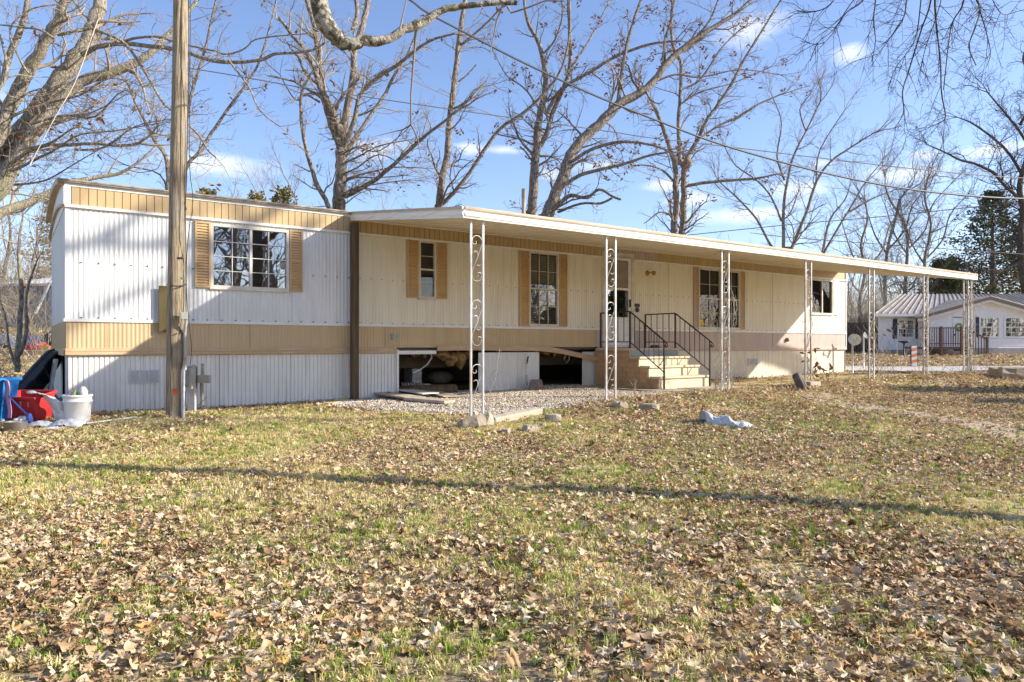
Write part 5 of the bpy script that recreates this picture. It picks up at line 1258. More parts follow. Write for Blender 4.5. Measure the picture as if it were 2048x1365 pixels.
# ------------------------------------------------------------------ utility pole and meter
YP = 9.5
pole = root('utility_pole', 'weathered brown wooden utility pole standing before the left end of the mobile home', 'utility pole', tuple(P(350, 842, YP)))
b = MB(); pts = []; rr_ = []
for y, xc, w in ((870,349.5,38),(842,349.7,37),(825,350,35),(760,350.5,34),(600,352,33),(400,355,31),(200,358.5,29),(0,361.5,27.5),(-300,366,25),(-700,372,21)):
    q = P(xc, y, YP); pts.append(q); rr_.append(w/2*YP/FP)
mm = [tuple(q)+(r,) for q, r in zip(pts, rr_)]; mm = catmull(mm, 6)
o_ = len(b.v); nsd = 40
for i, q in enumerate(mm):
    for j in range(nsd):
        a = 2*math.pi*j/nsd; rad = q[3]*(1+.02*math.sin(a*3+1)+.035*mnoise.noise(Vector((math.cos(a)*5, math.sin(a)*5, q[2]*.8)))) - (.006 if abs(math.sin(a*1.5+.6+q[2]*.05)) < .06 else 0)
        b.v.append((q[0]+math.cos(a)*rad, q[1]+math.sin(a)*rad, q[2]))
for i in range(len(mm)-1):
    for j in range(nsd):
        k = (j+1) % nsd; b.f.append((o_+i*nsd+j, o_+(i+1)*nsd+j, o_+(i+1)*nsd+k, o_+i*nsd+k)); b.mi.append(0); b.sm.append(True)
b.build('shaft', M['wood_pole'], pole)
b = MB(); b.tube([P(370.5,740,YP-.02), P(370.5,716,YP-.03), P(369.5,665,YP-.04), P(372,645,YP-.1), P(371,636,YP-.1)], .020, 10)
b.tube([P(366,838,YP-.07), P(367,740,YP-.07), P(370.5,716,YP-.05)], .021, 10); b.build('conduit', M['conduit'], pole)
b = MB(); b.mbox(Matrix.Translation(P(368.5,632,YP-.12)) @ Matrix.Rotation(.5,4,'Z'), .085, .06, .095); bevel(b.build('junction_box', M['grey_box'], pole), .004)
b = MB(); b.tube([P(366,660,YP-.1),P(355,668,YP-.13),P(343,672,YP-.12)], .004, 5); b.tube([P(333.5,570,YP-.02),P(342,572,YP-.125),P(356,573,YP-.13),P(368,571,YP-.08),P(371,569,YP)], .008, 6)
b.tube([P(335,571,YP+.03),P(352,570,YP+.14),P(369,570,YP+.03)], .008, 6); b.build('strap', M['wire'], pole)
b = MB(); pz = P(361,517,YP-.12)
for dx in (-.02, .022): b.lathe([(0,0),(.018,0),(.018,.02),(0,.03)], (pz.x+dx, pz.y, pz.z), 10, Matrix.Rotation(R(90),4,'X'))
b.build('bolt', M['rail'], pole)
b = MB(); pz = P(364,557,YP-.117); b.lathe([(0,0),(.017,0),(.015,.008),(0,.01)], tuple(pz), 10, Matrix.Rotation(R(90),4,'X')); b.build('green_tag', mat('green_tag', (.02,.35,.16), rough=.4), pole)
b = MB(); pz = P(350,785,YP-.124); 
b.add([(pz.x-.03,pz.y,pz.z+.05),(pz.x+.02,pz.y-.002,pz.z+.045),(pz.x+.035,pz.y,pz.z-.02),(pz.x-.0,pz.y-.002,pz.z-.05),(pz.x-.035,pz.y,pz.z)],[(0,4,3,2,1)]); b.build('orange_paint_mark', mat('orange_paint', (.62,.12,.06), rough=.7), pole)
b = MB()
for path, r_ in (([(372,-700),(376,-200),(377,0),(378,130),(375,250),(373,360),(371,410),(372,500),(372,600),(373,634)],.006),([(380,-600),(381,0),(380,160),(379,330),(386,400),(377,470),(373,530),(374,600),(380,660),(383,700),(380,735)],.005),([(352,380),(360,385),(368,400),(373,420)],.005)):
    b.tube([Vector(q) for q in catmull([tuple(P(x,y,YP-.02-(.06 if x > 376 else 0))) for x, y in path], 3)], r_, 5)
b.build('drop_cable', M['wire'], pole)
# olive board hung beside the pole
bo = root('olive_board', 'olive brown plywood board half hidden behind the utility pole', 'board', tuple(P(326, 664, 10.3)))
b = MB(); b.M = MH; v_ = -.07; s_ = FS(317.5, v_); s2_ = s_+.35; b.box(s_, s2_, v_-.01, v_+.01, FZ(325,664,v_), FZ(325,572,v_)); b.build('sheet', M['ply'], bo)
# meter pedestal
ym = 10.0; mp_ = root('meter_pedestal', 'grey electric meter pedestal with open panel right of the utility pole', 'meter box', tuple(P(386, 815, ym)))
def mbx(n, x0, x1, y0, y1, d0, d1, m): 
    b = MB(); b.box(NX(x0,ym), NX(x1,ym), ym+d0, ym+d1, NZ(y1,ym), NZ(y0,ym)); return bevel(b.build(n, m, mp_), .004)
mbx('cabinet', 372, 390, 733, 774, -.06, .09, M['grey_box']); mbx('cabinet_door', 388, 393.5, 736, 777, -.16, -.055, M['grey_box']); mbx('post', 376, 390, 774, 822, -.01, .05, M['conduit'])
mbx('breaker_box', 394, 417, 751, 767, .02, .10, M['grey_box']); mbx('riser', 398, 404, 728, 752, .05, .09, M['grey_box']); mbx('riser', 396, 402, 767, 812, .05, .09, M['metal'])
mbx('meter_back', 366, 373, 735, 772, -.08, .05, M['black'])
b = MB(); b.tube([P(383,733,ym-.1),P(388,730,ym-.1),P(393,735,ym-.1),P(393,760,ym-.14),P(394,778,ym-.1)], .006, 5); b.tube([P(396,812,ym-.05),P(404,805,ym-.08),P(412,795,ym-.12)], .004, 5); b.tube([P(370,768,ym-.1),P(374,776,ym-.12),P(371,790,ym-.1),P(372,815,ym-.1)], .005, 5); b.build('loose_wire', M['wire'], mp_)

# ------------------------------------------------------------------ overhead lines
def line(path, w, Y0, Y1, label, m='wire'):
    n = len(path); pts = [P(x, y, Y0+(Y1-Y0)*(i/(n-1))**1.3) for i, (x, y) in enumerate(path)]
    pts = [Vector(q) for q in catmull([tuple(q) for q in pts], 4)]
    b = MB(); b.tube(pts, [max(.004, w/2*q.y/FP) for q in pts], 5); tag(b.build('power_line', M[m]), label, 'cable', 'overhead lines')
line([(640,-110),(745,-38),(819,0),(856,27),(942,72),(1027,116),(1113,157),(1198,195),(1300,236),(1423,283),(1546,320),(1669,351),(1792,375),(1915,390),(2048,398),(2300,400)], 4.2, 8, 30, 'thick twisted black cable sweeping from the top centre down to the right edge')
line([(379,137),(454,149),(527,162),(600,175),(668,185),(873,215),(1044,239),(1215,263),(1300,276),(1464,295),(1669,320),(1874,343),(2048,357),(2300,368)], 2.0, 9.5, 34, 'thin black wire running right from the wooden utility pole', 'wire')
line([(440,-50),(517,0),(598,42),(700,95),(846,171),(1000,236),(1150,295),(1300,350),(1500,410)], 1.6, 12, 50, 'faint wire slanting down behind the moss-covered limb', 'wire_g')
line([(1300,480),(1382,470),(1587,449),(1750,435),(1915,418),(2200,385)], 1.7, 42, 46, 'upper of two thin far wires over the right half of the carport', 'wire_g')
line([(1500,466),(1587,476),(1750,488),(2048,509),(2200,515)], 1.6, 40, 42, 'lower of two thin far wires sloping down to the right', 'wire_g')
line([(60,330),(110,235),(150,165),(185,70),(196,40)], 2.0, 11, 12, 'pale cord slanting up along the leaning oak trunks', 'plank')

# ------------------------------------------------------------------ loose things
def at(px, py, Y): return P(px, py, Y)
def onG(px, py):
    q = GP(px, py); return Vector((q.x, q.y, G(q.x, q.y)))
def heap(name, label, cat, m, c, rx, ry, h, seed, group=None, crum=.25, rz=0, n=26, part='sheet'):
    """crumpled soft sheet lying on the ground"""
    b = MB(); b.smooth = True; vs = []; fs = []
    for i in range(n+1):
        for j in range(n+1):
            u, v = i/n*2-1, j/n*2-1
            e = 1+.22*mnoise.noise(Vector((u*1.5, v*1.5, seed*3.1)))
            x, y = u*rx*e, v*ry*e
            rr2 = max(0, 1-(abs(u)**2.2+abs(v)**2.2)*.62)
            z = h*rr2*(1+crum*1.6*mnoise.noise(Vector((u*2.5, v*2.5, seed))))+h*crum*mnoise.noise(Vector((u*6, v*6, seed+5)))*.5
            X = c[0]+x*math.cos(rz)-y*math.sin(rz); Y = c[1]+x*math.sin(rz)+y*math.cos(rz)
            vs.append((X, Y, G(X, Y)+max(.004, z)+.01))
    for i in range(n):
        for j in range(n): fs.append((i*(n+1)+j, (i+1)*(n+1)+j, (i+1)*(n+1)+j+1, i*(n+1)+j+1))
    b.add(vs, fs); o = tag(b.build(name, M[m]), label, cat, group); return o
def obj1(name, label, cat, m, b, group=None, bev=0):
    o = tag(b.build(name, M[m] if isinstance(m, str) else m), label, cat, group)
    if bev: bevel(o, bev)
    return o
def plank(name, label, cat, m, p0, p1, w, th, z0=.02, z1=.02, group=None, roll=0.0, bev=.003):
    a = Vector((p0[0], p0[1], G(p0[0], p0[1])+z0)); c = Vector((p1[0], p1[1], G(p1[0], p1[1])+z1))
    d = (c-a).normalized(); sd = d.cross(Vector((0,0,1))).normalized(); sd = rot_about(sd, d, roll); up = sd.cross(d)
    b = MB(); b.hexa([a-sd*w/2, c-sd*w/2, c+sd*w/2, a+sd*w/2], [a-sd*w/2+up*th, c-sd*w/2+up*th, c+sd*w/2+up*th, a+sd*w/2+up*th])
    return obj1(name, label, cat, m, b, group, bev)
# red tote tipped toward the yard
q = Vector((NX(62, 9.2), 9.2, 0)); q.z = G(q.x, q.y)
tt = root('storage_tote', 'red plastic storage tote with a white label half covered by plastic film', 'tote', tuple(q), R(-6))
b = MB(WM[tt.name] @ Matrix.Rotation(R(10), 4, 'X')); w0, w1, d0, d1, H_ = .19, .245, .14, .18, .36
b.hexa([(-w0,-d0,0.02),(w0,-d0,0.02),(w0,d0,0.02),(-w0,d0,0.02)],[(-w1,-d1,H_),(w1,-d1,H_),(w1,d1,H_),(-w1,d1,H_)])
b.f.pop(1); b.mi.pop(); b.sm.pop()
for x in (-.1, .1): b.hexa([(x-.035,-d0-.012,.05),(x+.035,-d0-.012,.05),(x+.035,-d0+.01,.05),(x-.035,-d0+.01,.05)],[(x-.04,-d1-.010,H_-.06),(x+.04,-d1-.010,H_-.06),(x+.04,-d1+.01,H_-.06),(x-.04,-d1+.01,H_-.06)])
o = b.build('tub', M['red'], tt); so_ = o.modifiers.new('solid', 'SOLIDIFY'); so_.thickness = .006; bevel(o, .02, 3)
b = MB(WM[tt.name] @ Matrix.Rotation(R(10), 4, 'X'))
for (a, c, e, f) in ((-w1-.02,w1+.02,-d1-.02,-d1),(-w1-.02,w1+.02,d1,d1+.02),(-w1-.02,-w1,-d1,d1),(w1,w1+.02,-d1,d1)): b.box(a, c, e, f, H_-.03, H_+.005)
bevel(b.build('rim', M['red'], tt), .006)
b = MB(WM[tt.name] @ Matrix.Rotation(R(10), 4, 'X')); b.hexa([(.03,-d0-.034,.245),(.14,-d0-.034,.235),(.14,-d0-.02,.235),(.03,-d0-.02,.245)],[(.035,-d0-.040,.305),(.145,-d0-.040,.295),(.145,-d0-.03,.295),(.035,-d0-.03,.305)])
b.cur = 1
for i in range(3): b.hexa([(.045,-d0-.038-.001*i,.252+i*.015),(.11,-d0-.038-.001*i,.246+i*.015),(.11,-d0-.03,.246+i*.015),(.045,-d0-.03,.252+i*.015)],[(.045,-d0-.040-.001*i,.257+i*.015),(.11,-d0-.040-.001*i,.251+i*.015),(.11,-d0-.03,.251+i*.015),(.045,-d0-.03,.257+i*.015)])
b.build('label', [M['plankw'], M['grey_box']], tt)
# film arching out of the tote
b = MB(); b.smooth = True; vs = []; fs = []; n = 30
for i in range(n+1):
    t = i/n
    cx = (55+18*t+58*math.sin(t*1.5))-0; cy = 787+(-6)*math.sin(t*3.1)+68*t*t
    for j in range(9):
        u = j/8-.5; w = 40+22*math.sin(t*3)
        p = P(cx+u*w*.75*(.35+t*.65)+4*mnoise.noise(Vector((t*6,u*5,1))), cy+u*w*(.15-.1*t)+3*mnoise.noise(Vector((t*6,u*5,4))), 9.05-.12*math.cos(u*3)-.05*mnoise.noise(Vector((t*9,u*7,3)))); vs.append(tuple(p))
for i in range(n):
    for j in range(8): fs.append((i*9+j, (i+1)*9+j, (i+1)*9+j+1, i*9+j+1))
b.add(vs, fs); obj1('plastic_film', 'translucent white plastic film spilling over the red tote', 'plastic film', 'film', b)
for i, (px, Y, rx, ry, h, lb) in enumerate(((82,8.75,.17,.08,.06,'crumpled white plastic lying in front of the red tote'),(135,8.75,.20,.10,.09,'white plastic bag bunched against the foot of the white bucket'),(108,8.55,.12,.05,.03,'thin scrap of white plastic on the grass between tote and bucket'),(45,8.9,.11,.06,.09,'white plastic wad beside the silver pan'))):
    heap('plastic_bag', lb, 'plastic', 'film', (NX(px,Y), Y), rx, ry, h, i+2)
# bucket
q = Vector((NX(155,9.0), 9.0, 0)); q.z = G(q.x, q.y)
bk_ = root('white_bucket', 'white five gallon bucket stuffed with bottles at the corner of the mobile home', 'bucket', tuple(q))
b = MB(WM[bk_.name]); b.lathe([(0,.005),(.135,.005),(.138,.02),(.155,.27),(.168,.275),(.168,.29),(.157,.295),(.160,.335),(.171,.34),(.171,.362),(.160,.365),(.152,.36),(.148,.3),(.13,.03),(0,.03)], n=32); b.build('pail', M['whitep'], bk_)
b = MB(WM[bk_.name]); b.tube([(.165,0,.28),(.178,-.02,.2),(.17,-.05,.10),(.165,-.06,.08)], .003, 5); b.build('handle', M['conduit'], bk_)
for i, (dx, dy, m_, r_, h_, lb) in enumerate(((-.02,-.02,'green',.045,.05,'crumpled green wrapper in the white bucket'),(.06,.02,'film',.06,.10,'clear plastic wrap sticking up from the bucket'),(-.08,.03,'pink',.05,.03,'pink strap end in the white bucket'))):
    b = MB(); b.smooth = True; vs = []
    pr = [(0,-.05),(r_,-.02),(r_*.9,h_*.5),(r_*.4,h_),(0,h_)]; b.lathe([(r*(1+.0*i), z) for r, z in pr], (q.x+dx, q.y+dy, q.z+.36), 9)
    b.v = [tuple(Vector(v)+Vector((mnoise.noise(Vector(v)*20+Vector((i,0,0))), mnoise.noise(Vector(v)*20+Vector((0,i+3,0))), mnoise.noise(Vector(v)*20)))*.03) for v in b.v]
    obj1('bucket_rubbish', lb, 'rubbish', m_, b)
# blue bin at the frame edge with pink cloth
q = Vector((NX(-22,9.0), 9.0, 0)); q.z = G(q.x, q.y)
bl_ = root('blue_bin', 'bright blue plastic bin cut by the left edge of the photo', 'bin', tuple(q))
b = MB(WM[bl_.name]); b.hexa([(-.2,-.16,0),(.2,-.16,0),(.2,.16,0),(-.2,.16,0)],[(-.25,-.2,.56),(.25,-.2,.56),(.25,.2,.56),(-.25,.2,.56)]); b.f.pop(1); b.mi.pop(); b.sm.pop()
for x in (-.1,0,.1,.18): b.hexa([(x-.012,-.172,.02),(x+.012,-.172,.02),(x+.012,-.15,.02),(x-.012,-.15,.02)],[(x-.012,-.208,.5),(x+.012,-.208,.5),(x+.012,-.19,.5),(x-.012,-.19,.5)])
o = b.build('tub', M['blue'], bl_); sf = o.modifiers.new('solid','SOLIDIFY'); sf.thickness = .006; bevel(o, .012)
b = MB(WM[bl_.name]); b.box(-.27,.27,-.22,-.195,.53,.57); b.box(-.27,.27,.195,.22,.53,.57); b.box(.245,.27,-.195,.195,.53,.57); b.build('rim', M['blue'], bl_)
b = MB(); b.smooth = True; vs = []; fs = []
for i in range(13):
    for j in range(7):
        t = i/12; u = j/6-.5; p = P(3+14*min(1,t*2.4)+u*10+2*math.sin(t*9), 760+12*t+86*max(0,t-.25)-0*u, 8.85-.1*u+.03*math.sin(u*14)); vs.append(tuple(p))
for i in range(12):
    for j in range(6): fs.append((i*7+j,(i+1)*7+j,(i+1)*7+j+1,i*7+j+1))
b.add(vs, fs); obj1('pink_cloth', 'faded pink cloth draped over the rim of the blue bin', 'cloth', 'pink', b)
b = MB(); b.tube([P(17,792,8.8),P(30,806,8.75),P(44,820,8.7),P(57,832,8.66)], [.008,.009,.010,.012], 6); b.smooth = True; b.lathe([(0,0),(.028,.02),(.04,.06),(.02,.12),(0,.13)], tuple(P(59,848,8.64)), 9); obj1('blue_brush', 'blue long-handled brush leaning against the red tote', 'brush', 'bluec', b)
# silver pan on its side
q = Vector((NX(31,8.35), 8.35, 0)); q.z = G(q.x, q.y)+.005
b = MB(); b.lathe([(0,.0),(.105,.0),(.115,.01),(.118,.12),(.122,.122),(.115,.118),(.108,.012),(0,.012)], tuple(q), 28); obj1('silver_pan', 'round silver baking pan standing on the grass at the lower left', 'pan', 'metal', b)
plank('white_strip', 'long thin white plastic strip lying in the grass in front of the bucket', 'strip', 'plankw', (NX(130,8.7),8.7), (NX(272,9.3),9.3), .06, .012)
heap('orange_rag', 'small orange scrap by the skirting right of the bucket', 'scrap', 'orange', (NX(195,9.6),9.6), .06, .03, .035, 9)
heap('white_scrap', 'white paper scrap beside the orange scrap by the skirting', 'scrap', 'film', (NX(186,9.65),9.65), .05, .03, .03, 12)
# black moulded liner leaning on the house end
A_ = P(28, 800, 9.9); B_ = P(100, 716, 10.8); d = (B_-A_).normalized(); sd = Vector((-.05,1,.1)); sd = (sd-d*sd.dot(d)).normalized(); up = sd.cross(d).normalized()
if up.z < 0: up = -up
A_ = A_-d*.2; LL = (B_-A_).length+.12; b = MB()
lo_ = []; n = 14
prof_w = [.15,.20,.24,.25,.25,.25,.25,.25,.25,.25,.24,.24,.23,.21,.15]
for ring, (ins, hh) in enumerate(((0,.0),(0,.05),(.03,.06),(.05,.14),(.09,.15))):
    loop = []
    for i in range(15):
        t = i/14; w = prof_w[i]*.6-ins*.6; step_ = .035 if .3 < t < .62 else 0
        loop.append(A_+d*(ins+(LL-2*ins)*t)+sd*w+up*(hh+(step_ if ring > 2 else 0)))
    for i in range(14,-1,-1):
        t = i/14; w = prof_w[i]*.6-ins*.6; step_ = .035 if .3 < t < .62 else 0
        loop.append(A_+d*(ins+(LL-2*ins)*t)-sd*w+up*(hh+(step_ if ring > 2 else 0)))
    lo_.append(loop)
vs = [p for l_ in lo_ for p in l_]; fs = []
for r in range(4):
    for i in range(30): j = (i+1) % 30; fs.append((r*30+i, r*30+j, (r+1)*30+j, (r+1)*30+i))
for i in range(14): fs.append((120+i, 120+i+1, 120+28-i, 120+29-i)); fs.append((i, 29-i, 28-i, i+1))
b.add(vs, fs); obj1('black_carrier_lid', 'long black moulded plastic lid leaning against the end of the mobile home', 'plastic lid', 'blackp', b, None, .008)
heap('grey_bag', 'crumpled grey plastic bag behind the red tote by the end skirting', 'plastic bag', 'cblock', (NX(112,10.3),10.3), .2, .12, .2, 21)
# old window frame leaning at the house end
wf = root('old_window_frame', 'old window frame leaning in the gap of the end skirting', 'window frame', tuple(HW(-.2, .75, 0)))
wf.location.z = G(wf.location.x, wf.location.y); WM[wf.name] = Matrix.Translation(wf.location)
b = MB(MH); z = wf.location.z
for v in (.55, 1.0): b.hexa([(-.22,v,z),(-.18,v,z),(-.18,v+.05,z),(-.22,v+.05,z)],[(-.10,v,z+.75),(-.06,v,z+.75),(-.06,v+.05,z+.75),(-.10,v+.05,z+.75)])
for k in (.02, .36, .70): x = -.22+.12*k/.75; b.hexa([(x,.6,z+k),(x+.04,.6,z+k),(x+.04,1.0,z+k),(x,1.0,z+k)],[(x+.008,.6,z+k+.05),(x+.048,.6,z+k+.05),(x+.048,1.0,z+k+.05),(x+.008,1.0,z+k+.05)])
b.build('frame', M['grey_box'], wf)
b = MB(MH); b.hexa([(-.205,.6,z+.05),(-.2,.6,z+.05),(-.2,1.0,z+.05),(-.205,1.0,z+.05)],[(-.09,.6,z+.72),(-.085,.6,z+.72),(-.085,1.0,z+.72),(-.09,1.0,z+.72)]); b.build('pane', M['glass2'], wf)
# shed and heaps at the far left
Ysh = 27
sh = root('metal_shed', 'blue-grey ribbed metal shed with pale roof beyond the brush at far left', 'shed', (NX(30,Ysh), Ysh, G(NX(30,Ysh),Ysh)))
xa, xb = NX(4,Ysh), NX(118,Ysh); zt1, zt0 = NZ(572,Ysh), NZ(577,Ysh); b = MB(); x = xa; zb0 = NZ(660,Ysh)
while x < xb:
    b.add([(x,Ysh,zb0),(x+.12,Ysh,zb0),(x+.12,Ysh,zt1),(x,Ysh,zt1)],[(0,1,2,3)]); b.box(x+.12, x+.17, Ysh-.03, Ysh, zb0, zt1); x += .17
b.box(xa-.02, xa, Ysh, Ysh+2.5, zb0-.3, zt1); b.build('wall', M['shed'], sh)
b = MB(); b.hexa([(xa-.15,Ysh-.2,zt1-.02),(xb+.1,Ysh-.2,zt1-.02),(xb+.1,Ysh+2.7,zt1+.45),(xa-.15,Ysh+2.7,zt1+.45)],[(xa-.15,Ysh-.2,zt1+.07),(xb+.1,Ysh-.2,zt1+.07),(xb+.1,Ysh+2.7,zt1+.54),(xa-.15,Ysh+2.7,zt1+.54)]); b.build('roof', M['plankw'], sh)
b = MB(); b.tube([P(70,628,24),P(84,600,24.2),P(99,566,24.4)], [.05,.05,.05], 6); obj1('white_pipe', 'white downpipe leaning by the shed at far left', 'pipe', 'plankw', b)
for px, Y, rx, ry, h, m_, nm, lb in ((60,22,.35,.25,.28,'blue','tarp','blue tarp bundle before the grey shed'),(78,20.5,.36,.2,.26,'red','red_tarp','dark red cloth heaped on a kerb before the shed'),(91,20.2,.13,.1,.26,'yellow','yellow_jug','yellow plastic jug beside the dark red cloth'),(12,21.5,.5,.3,.35,'film','white_heap','heap of whitish sheeting at the far left before the shed'),(98,20.8,.15,.1,.5,'blackp','black_bag','black sack next to the yellow jug by the home')):
    heap(nm, lb, 'rubbish' if nm != 'yellow_jug' else 'jug', m_, (NX(px,Y), Y), rx, ry, h, px)
b = MB(); b.box(NX(0,20), NX(100,20), 20, 20.25, G(NX(50,20),20)-.1, G(NX(50,20),20)+.14); obj1('stone_kerb', 'pale low kerb under the rubbish heap at far left', 'kerb', 'concp', b, None, .02)
# sapling at left
t = Tree(201, ('bark_l','twig_l'), 0, .05, .22, 1.0, maxl=3, rmin=.004); Y = 13.5; q = P(38, 718, Y); t.base = (q.x, q.y, G(q.x, q.y))
t.limb([(34,745),(36,700),(40,640),(43,580),(38,520),(40,470),(46,430)], [13,12,11,10,8,6,3], Y, .2, .9, 7, .8)
t.limb([(36,712),(50,680),(53,640),(52,600),(60,560),(75,520)], [11,9,8,6,5,3], Y, -.2, .9, 6, .8); t.limb([(30,730),(18,690),(12,640),(0,600)], [7,3], Y, 0, .9, 5, .8)
for k in range(14): t.grow(Vector((q.x+t.r.uniform(-.9,.6), q.y+t.r.uniform(-.5,.8), t.base[2])), Vector((t.r.uniform(-.8,.8), t.r.uniform(-.4,.4), 1)).normalized(), t.r.uniform(.5,1.3), .008, 1)
t.done('pale young sapling with two stems in the brush left of the mobile home', 'sapling', None, 'sapling')
# centre: scrap siding, boards, log, block under the house
gr = 'scrap siding pieces in front of the missing skirting'
def HG(px, py): q = onG(px, py); return (q.x, q.y)
plank('scrap_board', 'longest pale flat board, nearest the timber prop in the siding pile', 'board', 'plank', HG(752,796), HG(835,806), .34, .03, .09, .06, gr)
plank('scrap_board', 'thick pale board lying nearest the yard in the siding pile', 'board', 'plank', HG(818,806), HG(900,812), .28, .045, .05, .04, gr)
plank('scrap_board', 'white weathered board under the ribbed offcut of the pile', 'board', 'plankw', HG(770,790), HG(862,800), .36, .015, .14, .10, gr)
plank('scrap_board', 'pale board slanting right from the ribbed offcut', 'board', 'plank', HG(838,788), HG(905,800), .34, .015, .09, .05, gr)
plank('scrap_board', 'short white board at the left tip of the siding pile', 'board', 'plankw', HG(742,790), HG(775,792), .2, .02, .06, .04, gr)
c = GP(826, 792); b = MB(); b.M = Matrix.Translation((c.x, c.y, c.z+.20)) @ Matrix.Rotation(.25,4,'Z') @ Matrix.Rotation(.25,4,'X')
vs = []; fs = []
for i in range(29): x = -.2+.4*i/28; z = .012*math.cos(i*math.pi/2); vs += [(x,-.13,z),(x,.13,z)]
for i in range(28): fs.append((2*i,2*i+2,2*i+3,2*i+1))
b.add(vs, fs); o = obj1('ribbed_offcut', 'small ribbed metal offcut on top of the siding pile', 'siding scrap', 'plank', b, gr); o.modifiers.new('s','SOLIDIFY').thickness = .003
plank('yellow_board', 'yellowish splintered board on the ground right of the timber prop foot', 'board', 'yel', HG(655,812), HG(735,790), .16, .02, .02, .03)
plank('white_panel_scrap', 'white ribbed scrap lying beside the yellowish board', 'siding scrap', 'plankw', HG(668,812), HG(728,806), .14, .012, .02, .02)
plank('white_rail', 'long white metal strip along the foot of the first missing skirting bay', 'strip', 'trim_white', HW(FS(855,-.1),-.12)[:2], HW(FS(965,-.1),-.05)[:2], .06, .02)
a = HW(FS(775,-.15), -.18, .28); c = HW(FS(838,.1), .12, .10)
b = MB(); d_ = c-a; mid = a.lerp(c,.5)+Vector((0,0,-.03)); sd = Vector((0,0,1)).cross(d_).normalized()*.05
b.hexa([a-sd, mid-sd, mid+sd, a+sd],[p+Vector((0,0,.012)) for p in (a-sd, mid-sd, mid+sd, a+sd)]); b.hexa([mid-sd, c-sd, c+sd, mid+sd],[p+Vector((0,0,.012)) for p in (mid-sd, c-sd, c+sd, mid+sd)])
for p in b.v[:]: pass
obj1('bent_strip', 'bent pale blue metal strip poking out of the first missing skirting bay', 'strip', 'cblock', b)
s_ = FS(850, .35); z = gz(s_, .35); b = MB(MH); b.box(s_-.16, s_+.1, .3, .5, z+.02, z+.11); b.box(s_-.165, s_+.1, .3, .5, z+.114, z+.20); b.box(s_-.165, s_-.16, .3, .5, z+.02, z+.2)
obj1('concrete_block', 'pale grey concrete block inside the first missing skirting bay', 'block', 'cblock', b, None, .006)
s_ = FS(880, .1); z = gz(s_, .1)+.10; lgM = MH @ Matrix.Translation((s_-.25, .12, z)) @ Matrix.Rotation(R(90), 4, 'Y') @ Matrix.Rotation(R(8), 4, 'X')
b = MB(lgM); b.lathe([(.0,-.6),(.095,-.6),(.10,0),(.10,.52),(.095,.56),(.075,.57),(.06,.56),(.055,.42),(0,.40)], n=20); obj1('hollow_log', 'dark hollow log roll lying across the first missing skirting bay', 'log', 'timber', b)
b = MB(MH); s_ = FS(885,1.0); b.smooth = True; b.lathe([(0,.12),(.2,.1),(.28,.0),(.2,-.12),(0,-.14)], (s_, 1.1, .45), 12); obj1('tyre_under_floor', 'dark round tyre in the shade under the floor', 'tyre', 'rubber', b)
for q_, m_ in ((FS(1120,.6), 'dirt'), (FS(900,1.2), 'dirt')):
    pass
b = MB(MH); 
for kx in (FS(835,1.2), FS(905,1.6), FS(1110,1.4), FS(1150,1.0)): 
    pass
pr_ = root('block_pier', 'dark concrete block pier under the floor behind the first missing bay', 'pier', tuple(HW(5.75, .75, 0)))
for k in range(3): b = MB(MH); b.box(5.65, 5.85, .7, 1.05, .05+k*.2, .242+k*.2); b.build('block', M['grey_box'], pr_)
# metal bucket upside down and a floor brush
q = HW(FS(1071,-.25), -.27); q.z = G(q.x, q.y); b = MB(); b.lathe([(.17,0),(.175,.015),(.165,.02),(.115,.22),(.105,.225),(0,.222)], tuple(q), 26); obj1('metal_bucket', 'rusty metal bucket turned upside down by the second missing skirting bay', 'bucket', 'metal', b)
b = MB(MH); s_ = FS(1052,-.1); b.tube([(s_,-.12,gz(s_,-.1)+.02),(s_+.01,-.06,.45),(s_+.08,-.02,.72)], .007, 6); b.cur = 1; b.tube([(s_+.08,-.02,.72),(s_+.12,-.015,.87)], .014, 7); b.cur = 2; b.box(s_-.015, s_+.02, -.14, -.10, .28, .5)
obj1('brush_stick', 'thin brush with black grip leaning on the skirting behind the metal bucket', 'brush', [M['plankw'], M['black'], M['cblock']], b)
# yard timbers and stones
a = Vector(onG(972, 858)); c = Vector(onG(1075, 824)) 
plank('split_timber', 'long grey split timber lying in the leaves just behind the log chunk', 'timber', 'plank', (a.x+.05,a.y+.5), HG(1078,830), .13, .09, -.01, .01, None, .15, .012)
def rock(name, label, cat, m, c, rx, ry, rz_, seed, rz=0, sink=.3):
    b = MB(); n1, n2 = 7, 10; vs = []; fs = []
    for i in range(n1+1):
        for j in range(n2):
            th, ph = math.pi*i/n1, 2*math.pi*j/n2; p = Vector((math.sin(th)*math.cos(ph), math.sin(th)*math.sin(ph), math.cos(th)))
            f = 1+.45*mnoise.noise(p*1.6+Vector((seed,0,0)))+.22*mnoise.noise(p*4+Vector((seed,3,0)))
            p = Vector((max(-.78,min(.78,p.x*f)), max(-.78,min(.78,p.y*f)), max(-.7,min(.72,p.z*f))))
            x, y = p.x*rx, p.y*ry; vs.append((c[0]+x*math.cos(rz)-y*math.sin(rz), c[1]+x*math.sin(rz)+y*math.cos(rz), G(c[0], c[1])+p.z*rz_+rz_*(.7-sink)))
    for i in range(n1):
        for j in range(n2): k = (j+1) % n2; fs.append((i*n2+j, (i+1)*n2+j, (i+1)*n2+k, i*n2+k))
    b.add(vs, fs); return obj1(name, label, cat, m, b)
cA = onG(962, 856)
b = MB(); ax = Vector((.85,.42,.12)).normalized(); c0 = Vector((cA.x-.24, cA.y-.10, cA.z+.03)); 
